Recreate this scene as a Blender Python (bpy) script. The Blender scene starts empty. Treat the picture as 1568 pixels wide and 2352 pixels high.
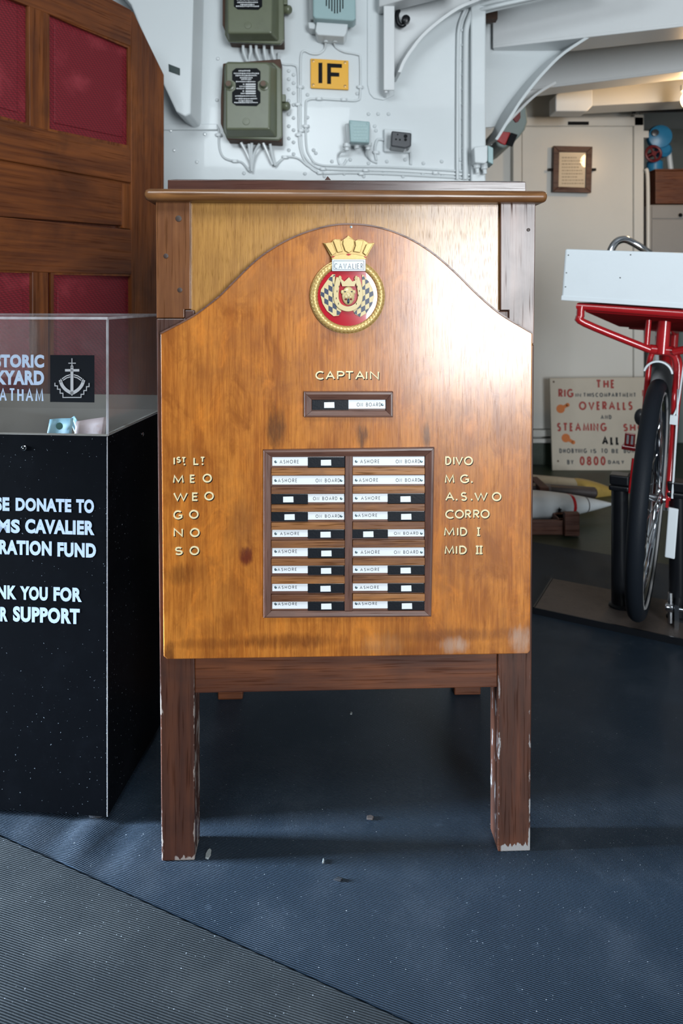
import bpy, bmesh, math, random
from math import sin, cos, pi, radians, sqrt, exp
from mathutils import Vector, Matrix
random.seed(7)
SC = bpy.context.scene
COL = SC.collection

# ------------------------------------------------------------------ camera, light, exposure
FPX, CX, CY, CAMH = 1600.0, 784.0, 690.0, 1.0        # focal length and vanishing point in pixels, eye height
cam_d = bpy.data.cameras.new('camera')
cam = bpy.data.objects.new('camera', cam_d); COL.objects.link(cam)
cam.location = (0, 0, CAMH); cam.rotation_euler = (pi/2, 0, 0)
cam_d.sensor_fit = 'HORIZONTAL'; cam_d.sensor_width = 36.0
cam_d.lens = 36.0*FPX/1568.0
cam_d.shift_x = 0.0; cam_d.shift_y = -(1176.0-CY)/1568.0
cam_d.clip_start = 0.05
cam_d.dof.use_dof = True; cam_d.dof.focus_distance = 1.25; cam_d.dof.aperture_fstop = 8.0
SC.camera = cam

world = bpy.data.worlds.new('daylight'); SC.world = world
world.use_nodes = True
bg = world.node_tree.nodes['Background']
bg.inputs[0].default_value = (0.62, 0.78, 1.0, 1); bg.inputs[1].default_value = 0.07

def area(name, loc, target, sx, sy, watts, color, spread=180):
    l = bpy.data.lights.new(name, 'AREA'); l.shape = 'RECTANGLE'; l.size = sx; l.size_y = sy
    l.energy = watts; l.color = color; l.spread = radians(spread)
    o = bpy.data.objects.new(name, l); COL.objects.link(o); o.location = loc
    o.rotation_euler = (Vector(target)-Vector(loc)).to_track_quat('-Z', 'Y').to_euler()
    return o
area('doorway_daylight', (1.40, -2.5, 1.10), (0.9, 2.0, 1.10), 1.1, 1.5, 180, (0.90, 0.96, 1.0))
area('side_door_daylight', (-3.2, 1.24, 0.62), (0.0, 1.22, 0.10), 0.4, 0.8, 36, (0.66, 0.82, 1.0), 24)
area('overhead_fill', (-0.5, 0.05, 2.28), (0.1, 1.9, 0.9), 1.1, 0.6, 26, (0.86, 0.95, 1.0))  # added overhead fill to brighten the bulkhead; no hatch is known there

SC.view_settings.view_transform = 'Standard'
SC.view_settings.look = 'None'
SC.view_settings.exposure = 0.0
SC.view_settings.gamma = 1.0
SC.view_settings.use_curve_mapping = False

# ------------------------------------------------------------------ mesh helpers
class MB:
    def __init__(s): s.v = []; s.f = []; s.m = []; s.mi = 0
    def add(s, vs, fs):
        o = len(s.v); s.v += [tuple(p) for p in vs]
        for f in fs: s.f.append(tuple(i+o for i in f)); s.m.append(s.mi)
        return s
    def hexa(s, p):      # 8 points: 4 of one end, 4 of the other
        return s.add(p, [(0,1,2,3),(7,6,5,4),(0,4,5,1),(1,5,6,2),(2,6,7,3),(3,7,4,0)])
    def box(s, x0, x1, y0, y1, z0, z1):
        return s.hexa([(x0,y0,z0),(x1,y0,z0),(x1,y0,z1),(x0,y0,z1),(x0,y1,z0),(x1,y1,z0),(x1,y1,z1),(x0,y1,z1)])
    def prism(s, poly, y0, y1):      # polygon in x,z pushed along y
        n = len(poly)
        vs = [(x,y0,z) for x,z in poly]+[(x,y1,z) for x,z in poly]
        fs = [tuple(range(n)), tuple(range(2*n-1, n-1, -1))]+[(i,(i+1)%n,n+(i+1)%n,n+i) for i in range(n)]
        return s.add(vs, fs)
    def slab(s, poly, z0, z1):       # polygon in x,y pushed along z
        n = len(poly)
        vs = [(x,y,z0) for x,y in poly]+[(x,y,z1) for x,y in poly]
        fs = [tuple(range(n)), tuple(range(2*n-1, n-1, -1))]+[(i,(i+1)%n,n+(i+1)%n,n+i) for i in range(n)]
        return s.add(vs, fs)
    def tube(s, pts, r, n=10, closed=False, caps=True):
        pts = [Vector(p) for p in pts]; N = len(pts); rs = r if isinstance(r, (list, tuple)) else [r]*N
        vs = []; fs = []; ref = None
        for i, p in enumerate(pts):
            a = pts[(i-1) % N] if (closed or i > 0) else p
            b = pts[(i+1) % N] if (closed or i < N-1) else p
            t = (b-a).normalized()
            if ref is None: ref = Vector((0,0,1)) if abs(t.z) < .9 else Vector((1,0,0))
            u = (ref - t*ref.dot(t))
            if u.length < 1e-6: u = t.orthogonal()
            u.normalize(); ref = u; w = t.cross(u)
            for k in range(n):
                an = 2*pi*k/n; vs.append(p+(u*cos(an)+w*sin(an))*rs[i])
        for i in range(N if closed else N-1):
            j = (i+1) % N
            for k in range(n):
                l = (k+1) % n; fs.append((i*n+k, i*n+l, j*n+l, j*n+k))
        if caps and not closed:
            fs.append(tuple(range(n-1, -1, -1))); fs.append(tuple((N-1)*n+k for k in range(n)))
        return s.add(vs, fs)
    def lathe(s, prof, origin, axis=(0,0,1), n=24):   # prof: (radius, height along the axis)
        ax = Vector(axis).normalized(); u = ax.orthogonal().normalized(); w = ax.cross(u); o = Vector(origin)
        vs = []; fs = []
        for r, h in prof:
            for k in range(n):
                a = 2*pi*k/n; vs.append(o+ax*h+(u*cos(a)+w*sin(a))*max(r, 1e-5))
        for i in range(len(prof)-1):
            for k in range(n):
                l = (k+1) % n; fs.append((i*n+k, i*n+l, (i+1)*n+l, (i+1)*n+k))
        fs.append(tuple(range(n-1, -1, -1))); fs.append(tuple((len(prof)-1)*n+k for k in range(n)))
        return s.add(vs, fs)
    def ball(s, c, rx, ry=None, rz=None, n=14, m=9):
        ry = ry or rx; rz = rz or rx
        vs = [(c[0], c[1], c[2]-rz)]; fs = []
        for i in range(1, m):
            t = -pi/2+pi*i/m
            for k in range(n):
                a = 2*pi*k/n; vs.append((c[0]+rx*cos(t)*cos(a), c[1]+ry*cos(t)*sin(a), c[2]+rz*sin(t)))
        vs.append((c[0], c[1], c[2]+rz)); top = len(vs)-1
        for k in range(n):
            l = (k+1) % n; fs.append((0, 1+l, 1+k)); fs.append((top, 1+(m-2)*n+k, 1+(m-2)*n+l))
            for i in range(m-2): fs.append((1+i*n+k, 1+i*n+l, 1+(i+1)*n+l, 1+(i+1)*n+k))
        return s.add(vs, fs)
    def ribbon(s, pts, w, y0, y1, closed=False):      # flat stroke in x,z with thickness from y0 to y1
        N = len(pts); P = [Vector((p[0], p[1])) for p in pts]; L = []; R = []
        for i in range(N):
            a = P[(i-1) % N] if (closed or i > 0) else None
            b = P[(i+1) % N] if (closed or i < N-1) else None
            d1 = (P[i]-a).normalized() if a is not None else (b-P[i]).normalized()
            d2 = (b-P[i]).normalized() if b is not None else d1
            n1 = Vector((-d1.y, d1.x)); n2 = Vector((-d2.y, d2.x)); m = n1+n2
            if m.length < 1e-6: m = n1
            m.normalize(); k = w/2/max(.68, m.dot(n1))
            L.append(P[i]+m*k); R.append(P[i]-m*k)
        vs = [(p.x,y0,p.y) for p in L]+[(p.x,y0,p.y) for p in R]+[(p.x,y1,p.y) for p in L]+[(p.x,y1,p.y) for p in R]
        fs = []
        for i in range(N if closed else N-1):
            j = (i+1) % N
            fs += [(i,N+i,N+j,j),(2*N+i,2*N+j,3*N+j,3*N+i),(i,j,2*N+j,2*N+i),(N+i,3*N+i,3*N+j,N+j)]
        if not closed: fs += [(0,2*N,3*N,N),(N-1,2*N-1,4*N-1,3*N-1)]
        return s.add(vs, fs)

FRAME = {}
def mesh_of(name, mb, mats, M=None, smooth=False):
    me = bpy.data.meshes.new(name)
    vs = [Vector(p) for p in mb.v]
    if M is not None: vs = [M @ p for p in vs]
    me.from_pydata(vs, [], mb.f)
    for m in (mats if isinstance(mats, (list, tuple)) else [mats]): me.materials.append(m)
    bm = bmesh.new(); bm.from_mesh(me); bmesh.ops.recalc_face_normals(bm, faces=bm.faces); bm.to_mesh(me); bm.free()
    if isinstance(mats, (list, tuple)):
        for p, i in zip(me.polygons, mb.m): p.material_index = i
    if smooth:
        for p in me.polygons: p.use_smooth = True
        try: me.set_sharp_from_angle(angle=radians(40))
        except Exception: pass
    return me

def obj(name, mb, mats, parent=None, bevel=0.0, smooth=False, local=False, seg=2, label=None):
    """one mesh object; coordinates are world ones, or the root's own with local=True"""
    M = None; base = None
    if parent is None:
        xs = [p[0] for p in mb.v]; ys = [p[1] for p in mb.v]; zs = [p[2] for p in mb.v]
        base = Vector(((min(xs)+max(xs))/2, (min(ys)+max(ys))/2, min(zs))); M = Matrix.Translation(-base)
    elif not local:
        M = FRAME[parent.name].inverted()
    o = bpy.data.objects.new(name, mesh_of(name, mb, mats, M, smooth)); COL.objects.link(o)
    if parent is None:
        o.location = base; FRAME[o.name] = Matrix.Translation(base)
    else:
        o.parent = parent; FRAME[o.name] = FRAME[parent.name]
    if bevel:
        b = o.modifiers.new('edge', 'BEVEL'); b.width = bevel; b.segments = seg; b.limit_method = 'ANGLE'; b.angle_limit = radians(35)
        b.harden_normals = False
    if label: o['label'] = label
    return o

def thing(name, label, cat, loc, rot=(0,0,0), group=None):
    o = bpy.data.objects.new(name, None); COL.objects.link(o); o.empty_display_size = .05
    o.location = loc; o.rotation_euler = rot
    o['label'] = label; o['category'] = cat
    if group: o['group'] = group
    from mathutils import Euler
    FRAME[o.name] = Matrix.Translation(Vector(loc)) @ Euler(rot).to_matrix().to_4x4()
    return o
def tag(o, label, cat, group=None):
    o['label'] = label; o['category'] = cat
    if group: o['group'] = group
    return o
def struct(name, mb, mats, parent=None, **k):
    o = obj(name, mb, mats, parent, **k)
    if parent is None: o['kind'] = 'structure'
    return o

def W(px, py, d): return ((px-CX)*d/FPX, d, CAMH-(py-CY)*d/FPX)
def WF(px, py):    # a point of the floor
    d = FPX*CAMH/(py-CY); return ((px-CX)*d/FPX, d)
def on_plane(root, off=0.0):
    """function from a photo point to local x,z on the plane y = -off of a root's frame"""
    Mi = FRAME[root.name].inverted(); c = Mi @ Vector((0, 0, CAMH)); R = Mi.to_3x3()
    def f(px, py, off=off):
        d = R @ Vector(((px-CX)/FPX, 1, -(py-CY)/FPX)); t = (-off-c.y)/d.y
        return (c.x+d.x*t, c.z+d.z*t)
    return f
def arc(cx, cy, rx, ry, a0, a1, n=14):
    return [(cx+rx*cos(radians(a0+(a1-a0)*i/n)), cy+ry*sin(radians(a0+(a1-a0)*i/n))) for i in range(n+1)]
def smooth_path(pts, n=6):
    P = [Vector(p) for p in pts]; out = []
    for i in range(len(P)-1):
        p0 = P[max(i-1,0)]; p1 = P[i]; p2 = P[i+1]; p3 = P[min(i+2,len(P)-1)]
        for k in range(n):
            t = k/n
            out.append(.5*((2*p1)+(p2-p0)*t+(2*p0-5*p1+4*p2-p3)*t*t+(3*p1-p0-3*p2+p3)*t**3))
    out.append(P[-1]); return out

# ------------------------------------------------------------------ lettering
# strokes of each capital in a box one unit high: (width, list of polylines, closed flags)
G = {}
def gl(c, w, *st): G[c] = (w, st)
gl('A', .86, [(0,0),(.43,1),(.86,0)], [(.16,.36),(.70,.36)])
gl('B', .62, [(0,0),(0,1),(.32,1)]+arc(.34,.76,.24,.24,90,-90)+[(0,.52)], [(.3,.52)]+arc(.34,.26,.28,.26,90,-90)+[(0,0)])
gl('C', .82, arc(.48,.5,.48,.5,48,312,22))
gl('D', .74, [(0,0),(0,1),(.26,1)]+arc(.26,.5,.48,.5,90,-90)+[(0,0)])
gl('E', .52, [(.52,1),(0,1),(0,0),(.52,0)], [(0,.52),(.46,.52)])
gl('F', .52, [(.55,1),(0,1),(0,0)], [(0,.5),(.44,.5)])
gl('G', .86, arc(.48,.5,.48,.5,48,328,20), [(.54,.43),(.90,.43),(.90,.10)])
gl('H', .70, [(0,0),(0,1)], [(.7,0),(.7,1)], [(0,.5),(.7,.5)])
gl('I', .02, [(.01,0),(.01,1)])
gl('K', .62, [(0,0),(0,1)], [(.6,1),(0,.42)], [(.2,.6),(.62,0)])
gl('L', .5, [(0,1),(0,0),(.5,0)])
gl('M', .9, [(0,0),(.08,1),(.45,.1),(.82,1),(.9,0)])
gl('N', .76, [(0,0),(0,1),(.76,0),(.76,1)])
gl('O', 1.0, arc(.5,.5,.5,.5,0,345,23))
gl('P', .58, [(0,0),(0,1),(.32,1)]+arc(.32,.73,.26,.27,90,-90)+[(0,.46)])
gl('R', .6, [(0,0),(0,1),(.32,1)]+arc(.32,.74,.26,.26,90,-90)+[(0,.48)], [(.26,.48),(.6,0)])
gl('S', .56, arc(.28,.76,.26,.24,35,270,14)[:-1]+arc(.28,.26,.28,.26,90,-150,14))
gl('T', .72, [(0,1),(.72,1)], [(.36,1),(.36,0)])
gl('U', .7, [(0,1),(0,.35)]+arc(.35,.35,.35,.35,180,360)+[(.7,1)])
gl('V', .84, [(0,1),(.42,0),(.84,1)])
gl('W', 1.3, [(0,1),(.34,0),(.65,.92),(.96,0),(1.3,1)])
gl('X', .7, [(0,0),(.7,1)], [(0,1),(.7,0)])
gl('Y', .72, [(0,1),(.36,.48),(.72,1)], [(.36,.48),(.36,0)])
gl('Z', .7, [(0,1),(.7,1),(0,0),(.7,0)])
gl('0', .62, arc(.31,.5,.31,.5,0,345,23))
gl('8', .6, arc(.3,.75,.25,.25,0,340,17), arc(.3,.25,.3,.25,0,340,17))
gl('1', .02, [(.01,0),(.01,1)])
gl('&', .7, [(.7,0),(.15,.8)]+arc(.3,.82,.15,.16,180,0)+[(.05,.3)]+arc(.28,.22,.24,.22,170,350))
gl('#', .02, [(.01,0),(.01,1)], [(-.2,0),(.22,0)], [(-.2,1),(.22,1)])      # roman one with bars
CLOSED = {'O','0','8'}
def letter(mb, c, x0, z0, x1, z1, w, y0, y1):
    """one capital filling the box, stroke width w"""
    if c == '.':
        mb.box(x0, x1, y0, y1, z0, z1); return
    gw, st = G[c]; h = z1-z0-w; ww = x1-x0-w
    for i_, s_ in enumerate(st):
        y0 -= i_*4e-5
        if gw < .1: pts = [((x0+x1)/2+(p[0]-.01)*h, z0+w/2+p[1]*h) for p in s_]
        else: pts = [(x0+w/2+p[0]/gw*ww, z0+w/2+p[1]*h) for p in s_]
        mb.ribbon(pts, w, y0, y1, closed=c in CLOSED)
def line(mb, text, x0, z0, x1, z1, w, y0, y1, gap=.28):
    h = z1-z0; ws = [0.45 if c == ' ' else max(.06, G[c][0]) for c in text]
    tot = sum(ws)+gap*(len(text)-1); k = (x1-x0)/tot; x = x0
    for c, lw in zip(text, ws):
        if c != ' ':
            ex = w/2 if lw < .1 else 0
            letter(mb, c, x-ex, z0, x+lw*k+ex, z1, w, y0, y1)
        x += (lw+gap)*k
def typeset(mb, text, x0, z0, x1, z1, y0, y1, bold=0.0):
    """printed lettering in a heavy grotesque, filling the box"""
    cu = bpy.data.curves.new('type', 'FONT'); cu.body = text; cu.size = 1.0; cu.offset = bold; cu.resolution_u = 4
    cu.space_character = 1.0+bold*1.6
    t = bpy.data.objects.new('type', cu); COL.objects.link(t)
    dg = bpy.context.evaluated_depsgraph_get(); me = bpy.data.meshes.new_from_object(t.evaluated_get(dg))
    xs = [v.co.x for v in me.vertices]; ys = [v.co.y for v in me.vertices]
    a, b, c, d = min(xs), max(xs), min(ys), max(ys)
    vs = [(x0+(v.co.x-a)/(b-a)*(x1-x0), y0, z0+(v.co.y-c)/(d-c)*(z1-z0)) for v in me.vertices]
    mb.add(vs, [tuple(p.vertices) for p in me.polygons])
    bpy.data.objects.remove(t); bpy.data.curves.remove(cu); bpy.data.meshes.remove(me)

# ------------------------------------------------------------------ materials
def new_mat(name):
    m = bpy.data.materials.new(name); m.use_nodes = True; nt = m.node_tree
    return m, nt, nt.nodes['Principled BSDF']
class NG:
    def __init__(s, nt): s.nt = nt
    def n(s, t, **k):
        x = s.nt.nodes.new(t)
        for a, b in k.items(): setattr(x, a, b)
        return x
    def link(s, a, b): s.nt.links.new(a, b)
    def val(s, sock, v):
        if hasattr(v, 'links'): s.link(v, sock)
        else: sock.default_value = v
    def math(s, op, a, b=0.0, c=None, clamp=False):
        x = s.n('ShaderNodeMath', operation=op, use_clamp=clamp); s.val(x.inputs[0], a); s.val(x.inputs[1], b)
        if c is not None: s.val(x.inputs[2], c)
        return x.outputs[0]
    def mix(s, f, a, b, mode='MIX'):
        x = s.n('ShaderNodeMix', data_type='RGBA', blend_type=mode); x.clamp_factor = True
        s.val(x.inputs[0], f); s.val(x.inputs[6], a if hasattr(a, 'links') else (*a, 1)); s.val(x.inputs[7], b if hasattr(b, 'links') else (*b, 1))
        return x.outputs[2]
    def coord(s, scale=(1,1,1), rot=(0,0,0)):
        t = s.n('ShaderNodeTexCoord'); m = s.n('ShaderNodeMapping'); s.link(t.outputs['Object'], m.inputs[0])
        m.inputs['Scale'].default_value = scale; m.inputs['Rotation'].default_value = rot
        return m.outputs[0]
    def noise(s, vec, scale=1.0, detail=4.0, rough=.55, dist=0.0):
        x = s.n('ShaderNodeTexNoise'); s.link(vec, x.inputs['Vector']); x.inputs['Scale'].default_value = scale
        x.inputs['Detail'].default_value = detail; x.inputs['Roughness'].default_value = rough; x.inputs['Distortion'].default_value = dist
        return x.outputs['Fac']
    def ramp(s, f, a, b):      # 0 below a, 1 above b
        x = s.n('ShaderNodeMapRange'); x.interpolation_type = 'SMOOTHSTEP'; s.val(x.inputs[0], f); x.inputs[1].default_value = a; x.inputs[2].default_value = b
        return x.outputs[0]
    def bump(s, h, strength, dist=.001):
        x = s.n('ShaderNodeBump'); x.inputs['Strength'].default_value = strength; x.inputs['Distance'].default_value = dist
        s.link(h, x.inputs['Height']); return x.outputs[0]
    def xyz(s):
        t = s.n('ShaderNodeTexCoord'); x = s.n('ShaderNodeSeparateXYZ'); s.link(t.outputs['Object'], x.inputs[0]); return x.outputs

def paint(name, col, rough=.4, metal=0.0, wear=.12, scale=9.0, bumps=.05, coat=0.0, spec=.5, dirt=None, speck=None):
    m, nt, b = new_mat(name); g = NG(nt); c = g.coord()
    n1 = g.noise(c, scale, 5, .6)
    dk = tuple(x*(1-wear*2.2) for x in col) if dirt is None else dirt
    col_o = g.mix(g.math('MULTIPLY', g.ramp(n1, .45, .8), wear*4, clamp=True), col, dk)
    if speck:      # (colour, density threshold, scale)
        sp = g.noise(c, speck[2], 2, .5); col_o = g.mix(g.ramp(sp, speck[1], speck[1]+.04), col_o, speck[0])
    g.link(col_o, b.inputs['Base Color'])
    b.inputs['Roughness'].default_value = rough; b.inputs['Metallic'].default_value = metal
    b.inputs['Coat Weight'].default_value = coat; b.inputs['Specular IOR Level'].default_value = spec
    if bumps:
        g.link(g.bump(g.noise(c, scale*6, 3, .5), bumps, .004), b.inputs['Normal'])
    return m

def wood(name, light, dark, grain='Z', rough=.35, coat=.0, fine=1.0, blotch=.5, vary=0.0, spec=.5, blobs=(), chips=None, pores=.6, bumpy=.25, streak=3.0, mottle=.0):
    """veneer or solid wood: long streaks along the grain, pores, blotches; blobs are stains (x, z, rx, rz, strength, colour)"""
    m, nt, b = new_mat(name); g = NG(nt)
    sc = {'Z': (1,1,.035), 'X': (.035,1,1), 'Y': (1,.035,1)}[grain]
    sc2 = {'Z': (1,1,.22), 'X': (.22,1,1), 'Y': (1,.22,1)}[grain]
    c = g.coord(sc); c2 = g.coord(sc2); c3 = g.coord()
    st = g.noise(c, 90*fine, 6, .65, .3); broad = g.noise(c2, 6.0*streak, 4, .55, .8); bl = g.noise(c3, 7.0, 5, .6, .4)
    f = g.math('ADD', g.math('MULTIPLY', st, .55), g.math('MULTIPLY', broad, .45))
    f = g.ramp(f, .34, .68)
    if vary:
        oi = g.n('ShaderNodeObjectInfo'); f = g.math('ADD', f, g.math('MULTIPLY', g.math('SUBTRACT', oi.outputs['Random'], .5), vary), clamp=True)
    col = g.mix(f, dark, light)
    col = g.mix(g.math('MULTIPLY', g.ramp(bl, .44, .74), blotch, clamp=True), col, tuple(x*.55 for x in dark))
    if mottle:
        b2 = g.noise(g.coord({'Z': (1,1,.5), 'X': (.5,1,1), 'Y': (1,.5,1)}[grain]), 21, 6, .68, .6)
        col = g.mix(g.math('MULTIPLY', g.ramp(b2, .50, .70), mottle), col, tuple(x*.8 for x in dark))
        col = g.mix(g.math('MULTIPLY', g.ramp(g.math('SUBTRACT', 1.0, b2), .50, .72), mottle*.8), col, (light[0]*1.18, light[1]*1.05, light[2]*.8))
    po = g.noise(g.coord(tuple(x*1.0 for x in sc)), 330*fine, 2, .5)
    col = g.mix(g.math('MULTIPLY', g.ramp(po, .56, .70), pores), col, tuple(x*.35 for x in dark))
    rgh = g.math('ADD', g.math('MULTIPLY', g.math('SUBTRACT', bl, .5), .18), rough)
    if blobs:
        X, _, Z = g.xyz(); wob = g.math('MULTIPLY', g.math('SUBTRACT', g.noise(g.coord((1,1,.22)), 70, 5, .72), .5), 3.6)
        for (u, z, ru, rz, s, cc) in blobs:
            a = g.math('DIVIDE', g.math('SUBTRACT', X, u), ru); d = g.math('DIVIDE', g.math('SUBTRACT', Z, z), rz)
            r2 = g.math('ADD', g.math('MULTIPLY', a, a), g.math('MULTIPLY', d, d))
            r2 = g.math('ADD', r2, wob); k = g.math('MULTIPLY', g.ramp(g.math('MULTIPLY', r2, -1.0), -1.5, .3), s)
            col = g.mix(k, col, cc)
    if chips:    # bare wood showing on worn edges: (x of edges list, width, zfoot, colour)
        X, _, Z = g.xyz(); cn = g.noise(g.coord((1,1,.3)), 55, 4, .7); cn2 = g.noise(g.coord((1,1,.12)), 120, 3, .6)
        mask = None
        for xe, slope, zref in chips[0]:
            e = g.math('SUBTRACT', X, g.math('ADD', g.math('MULTIPLY', g.math('SUBTRACT', Z, zref), slope), xe))
            e = g.math('SUBTRACT', 1.0, g.math('DIVIDE', g.math('ABSOLUTE', e), chips[1]), clamp=True)
            mask = e if mask is None else g.math('MAXIMUM', mask, e)
        k = g.ramp(g.math('ADD', cn, g.math('MULTIPLY', mask, .34)), .83, .90)
        k = g.math('MULTIPLY', g.math('MULTIPLY', k, g.ramp(mask, .0, .25)), g.ramp(g.math('MULTIPLY', Z, -1.0), -.36, -.25))
        foot = g.ramp(g.math('ADD', g.math('MULTIPLY', Z, -30.0), g.math('MULTIPLY', cn2, 1.0)), chips[2], chips[2]+.06)
        foot = g.math('MULTIPLY', foot, chips[4] if len(chips) > 4 else 1.0)
        if len(chips) > 5:
            foot = g.math('MULTIPLY', foot, g.ramp(X, chips[5], chips[5]+.003))
        col = g.mix(g.math('MAXIMUM', k, foot), col, chips[3])
    g.link(col, b.inputs['Base Color']); g.link(rgh, b.inputs['Roughness'])
    keep = g.math('SUBTRACT', 1.0, g.math('MULTIPLY', g.ramp(po, .54, .66), min(1.0, pores*1.1)), clamp=True)
    g.link(g.math('MULTIPLY', keep, coat), b.inputs['Coat Weight']); g.link(g.math('MULTIPLY', keep, spec), b.inputs['Specular IOR Level'])
    b.inputs["Coat Roughness"].default_value = max(.12, rough-.10)
    g.link(g.bump(g.math('ADD', st, g.math('MULTIPLY', po, .6)), bumpy, .0006), b.inputs['Normal'])
    return m

def plain(name, col, rough=.5, metal=0.0, spec=.5, coat=0.0, emit=None):
    m, nt, b = new_mat(name); g = NG(nt)
    n1 = g.noise(g.coord(), 30, 3, .5)
    g.link(g.mix(g.math('MULTIPLY', n1, .35), col, tuple(x*.8 for x in col)), b.inputs['Base Color'])
    b.inputs['Roughness'].default_value = rough; b.inputs['Metallic'].default_value = metal
    b.inputs['Specular IOR Level'].default_value = spec; b.inputs['Coat Weight'].default_value = coat
    if emit:
        b.inputs['Emission Color'].default_value = (*emit[0], 1); b.inputs['Emission Strength'].default_value = emit[1]
    return m

def acrylic(name, film=.05, gloss=1.0, tint=(1,1,1)):
    m, nt, b = new_mat(name); g = NG(nt); nt.nodes.remove(b)
    out = nt.nodes['Material Output']
    fr = g.n('ShaderNodeFresnel'); fr.inputs[0].default_value = 1.45
    tr = g.n('ShaderNodeBsdfTransparent'); tr.inputs[0].default_value = (*tint, 1)
    gs = g.n('ShaderNodeBsdfGlossy'); gs.inputs['Roughness'].default_value = .02
    df = g.n('ShaderNodeBsdfDiffuse'); df.inputs[0].default_value = (.75,.75,.78,1)
    m1 = g.n('ShaderNodeMixShader'); g.link(g.math('MULTIPLY', fr.outputs[0], gloss*.4), m1.inputs[0]); g.link(tr.outputs[0], m1.inputs[1]); g.link(gs.outputs[0], m1.inputs[2])
    m2 = g.n('ShaderNodeMixShader'); sm = g.noise(g.coord(), 14, 5, .65)
    g.link(g.math('MULTIPLY', sm, film*2), m2.inputs[0]); g.link(m1.outputs[0], m2.inputs[1]); g.link(df.outputs[0], m2.inputs[2])
    g.link(m2.outputs[0], out.inputs[0]); return m

def rib_mat(name, col, ang, pitch, dusty, rough=.5, amp=.9):
    m, nt, b = new_mat(name); g = NG(nt)
    t = g.n('ShaderNodeNewGeometry'); sx = g.n('ShaderNodeSeparateXYZ'); g.link(t.outputs['Position'], sx.inputs[0])
    X, Y = sx.outputs[0], sx.outputs[1]
    q = g.math('ADD', g.math('MULTIPLY', X, -sin(ang)), g.math('MULTIPLY', Y, cos(ang)))      # across the ribs
    wv = g.math('SINE', g.math('MULTIPLY', q, 2*pi/pitch))
    c = g.coord(); n1 = g.noise(c, 5, 6, .62); n2 = g.noise(c, 42, 5, .7); n3 = g.noise(c, 260, 2, .5)
    rib = g.ramp(wv, -.9, .6)
    colr = g.mix(rib, tuple(x*.45 for x in col), col)
    colr = g.mix(g.math('MULTIPLY', g.ramp(n1, .42, .72), .75, clamp=True), colr, dusty)
    colr = g.mix(g.math('MULTIPLY', g.ramp(n2, .58, .8), .4), colr, tuple(x*1.9 for x in dusty))
    sp = g.noise(c, 330, 1, .4); colr = g.mix(g.ramp(sp, .775, .80), colr, (.30,.33,.36))
    g.link(colr, b.inputs['Base Color'])
    g.link(g.math('ADD', g.math('MULTIPLY', n1, .25), rough-.12), b.inputs['Roughness']); b.inputs['Specular IOR Level'].default_value = .22
    h = g.math('ADD', g.math('MULTIPLY', wv, .5), g.math('MULTIPLY', n3, .3))
    g.link(g.bump(h, amp, pitch*.35), b.inputs['Normal'])
    return m

def cloth(name, col, sc=1.0, ang=20):
    m, nt, b = new_mat(name); g = NG(nt)
    c = g.coord((1,1,1)); X, Y, Z = g.xyz()
    L = g.math('ADD', g.math('MULTIPLY', X, cos(radians(ang))*.55), g.math('MULTIPLY', Y, .8)); 
    a = g.math('SINE', g.math('MULTIPLY', g.math('ADD', L, g.math('MULTIPLY', Z, .5)), 900*sc)); d = g.math('SINE', g.math('MULTIPLY', g.math('SUBTRACT', Z, g.math('MULTIPLY', L, .3)), 1000*sc))
    w = g.ramp(g.math('ADD', a, d), -.8, 1.4); n1 = g.noise(c, 8, 5, .6)
    colr = g.mix(w, tuple(x*.5 for x in col), col); colr = g.mix(g.math('MULTIPLY', g.ramp(n1, .5, .75), .5), colr, tuple(x*1.5+.03 for x in col))
    g.link(colr, b.inputs['Base Color']); b.inputs['Roughness'].default_value = .6
    g.link(g.bump(w, .4, .001), b.inputs['Normal']); b.inputs['Coat Weight'].default_value = .1; b.inputs['Coat Roughness'].default_value = .3
    return m

MAT = {}
MAT['white_bulkhead'] = paint('white_gloss_paint', (.615,.655,.67), .28, wear=.05, scale=5, bumps=.10, coat=.2)
MAT['white_far'] = paint('white_cream_paint', (.60,.59,.555), .3, wear=.06, scale=4, bumps=.05)
MAT['white_beam'] = paint('white_beam_paint', (.66,.68,.69), .35, wear=.07, scale=5, bumps=.08)
MAT['deck_green'] = paint('dark_green_deck_paint', (.022,.036,.022), .45, wear=.2, scale=10, bumps=.2)
MAT['dim_wall'] = paint('grey_green_paint', (.13,.135,.12), .5, wear=.2, scale=6, bumps=.1)
MAT['cable_white'] = paint('white_cable_paint', (.62,.66,.675), .3, wear=.04, scale=20, bumps=0)
MAT['fuse_green'] = paint('sage_green_enamel', (.125,.14,.088), .36, wear=.12, scale=18, bumps=.06)
MAT['rust'] = paint('rusty_iron', (.075,.035,.02), .7, wear=.2, scale=60, bumps=.2)
MAT['teal'] = paint('pale_teal_enamel', (.29,.42,.43), .4, wear=.06, scale=20, bumps=.05)
MAT['black_plate'] = plain('black_enamel', (.006,.007,.009), .45, spec=.08)
MAT['black_paint'] = paint('black_gloss_paint', (.006,.007,.009), .3, wear=.1, scale=40, bumps=.05, spec=.25)
MAT['bakelite'] = plain('dark_bakelite', (.045,.048,.055), .3)
MAT['yellow_sign'] = paint('yellow_enamel', (.80,.40,.015), .4, wear=.05, scale=30, bumps=0)
MAT['lettering_white'] = plain('white_lettering', (.62,.64,.66), .5)
MAT['lettering_pale'] = plain('pale_vinyl', (.30,.37,.48), .5)
MAT['lettering_dark'] = plain('dark_grey_lettering', (.05,.055,.06), .5)
MAT['gold_leaf'] = plain('pale_gold_lettering', (.74,.63,.37), .4)
MAT['white_plastic'] = plain('white_plastic', (.74,.78,.82), .35)
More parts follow.
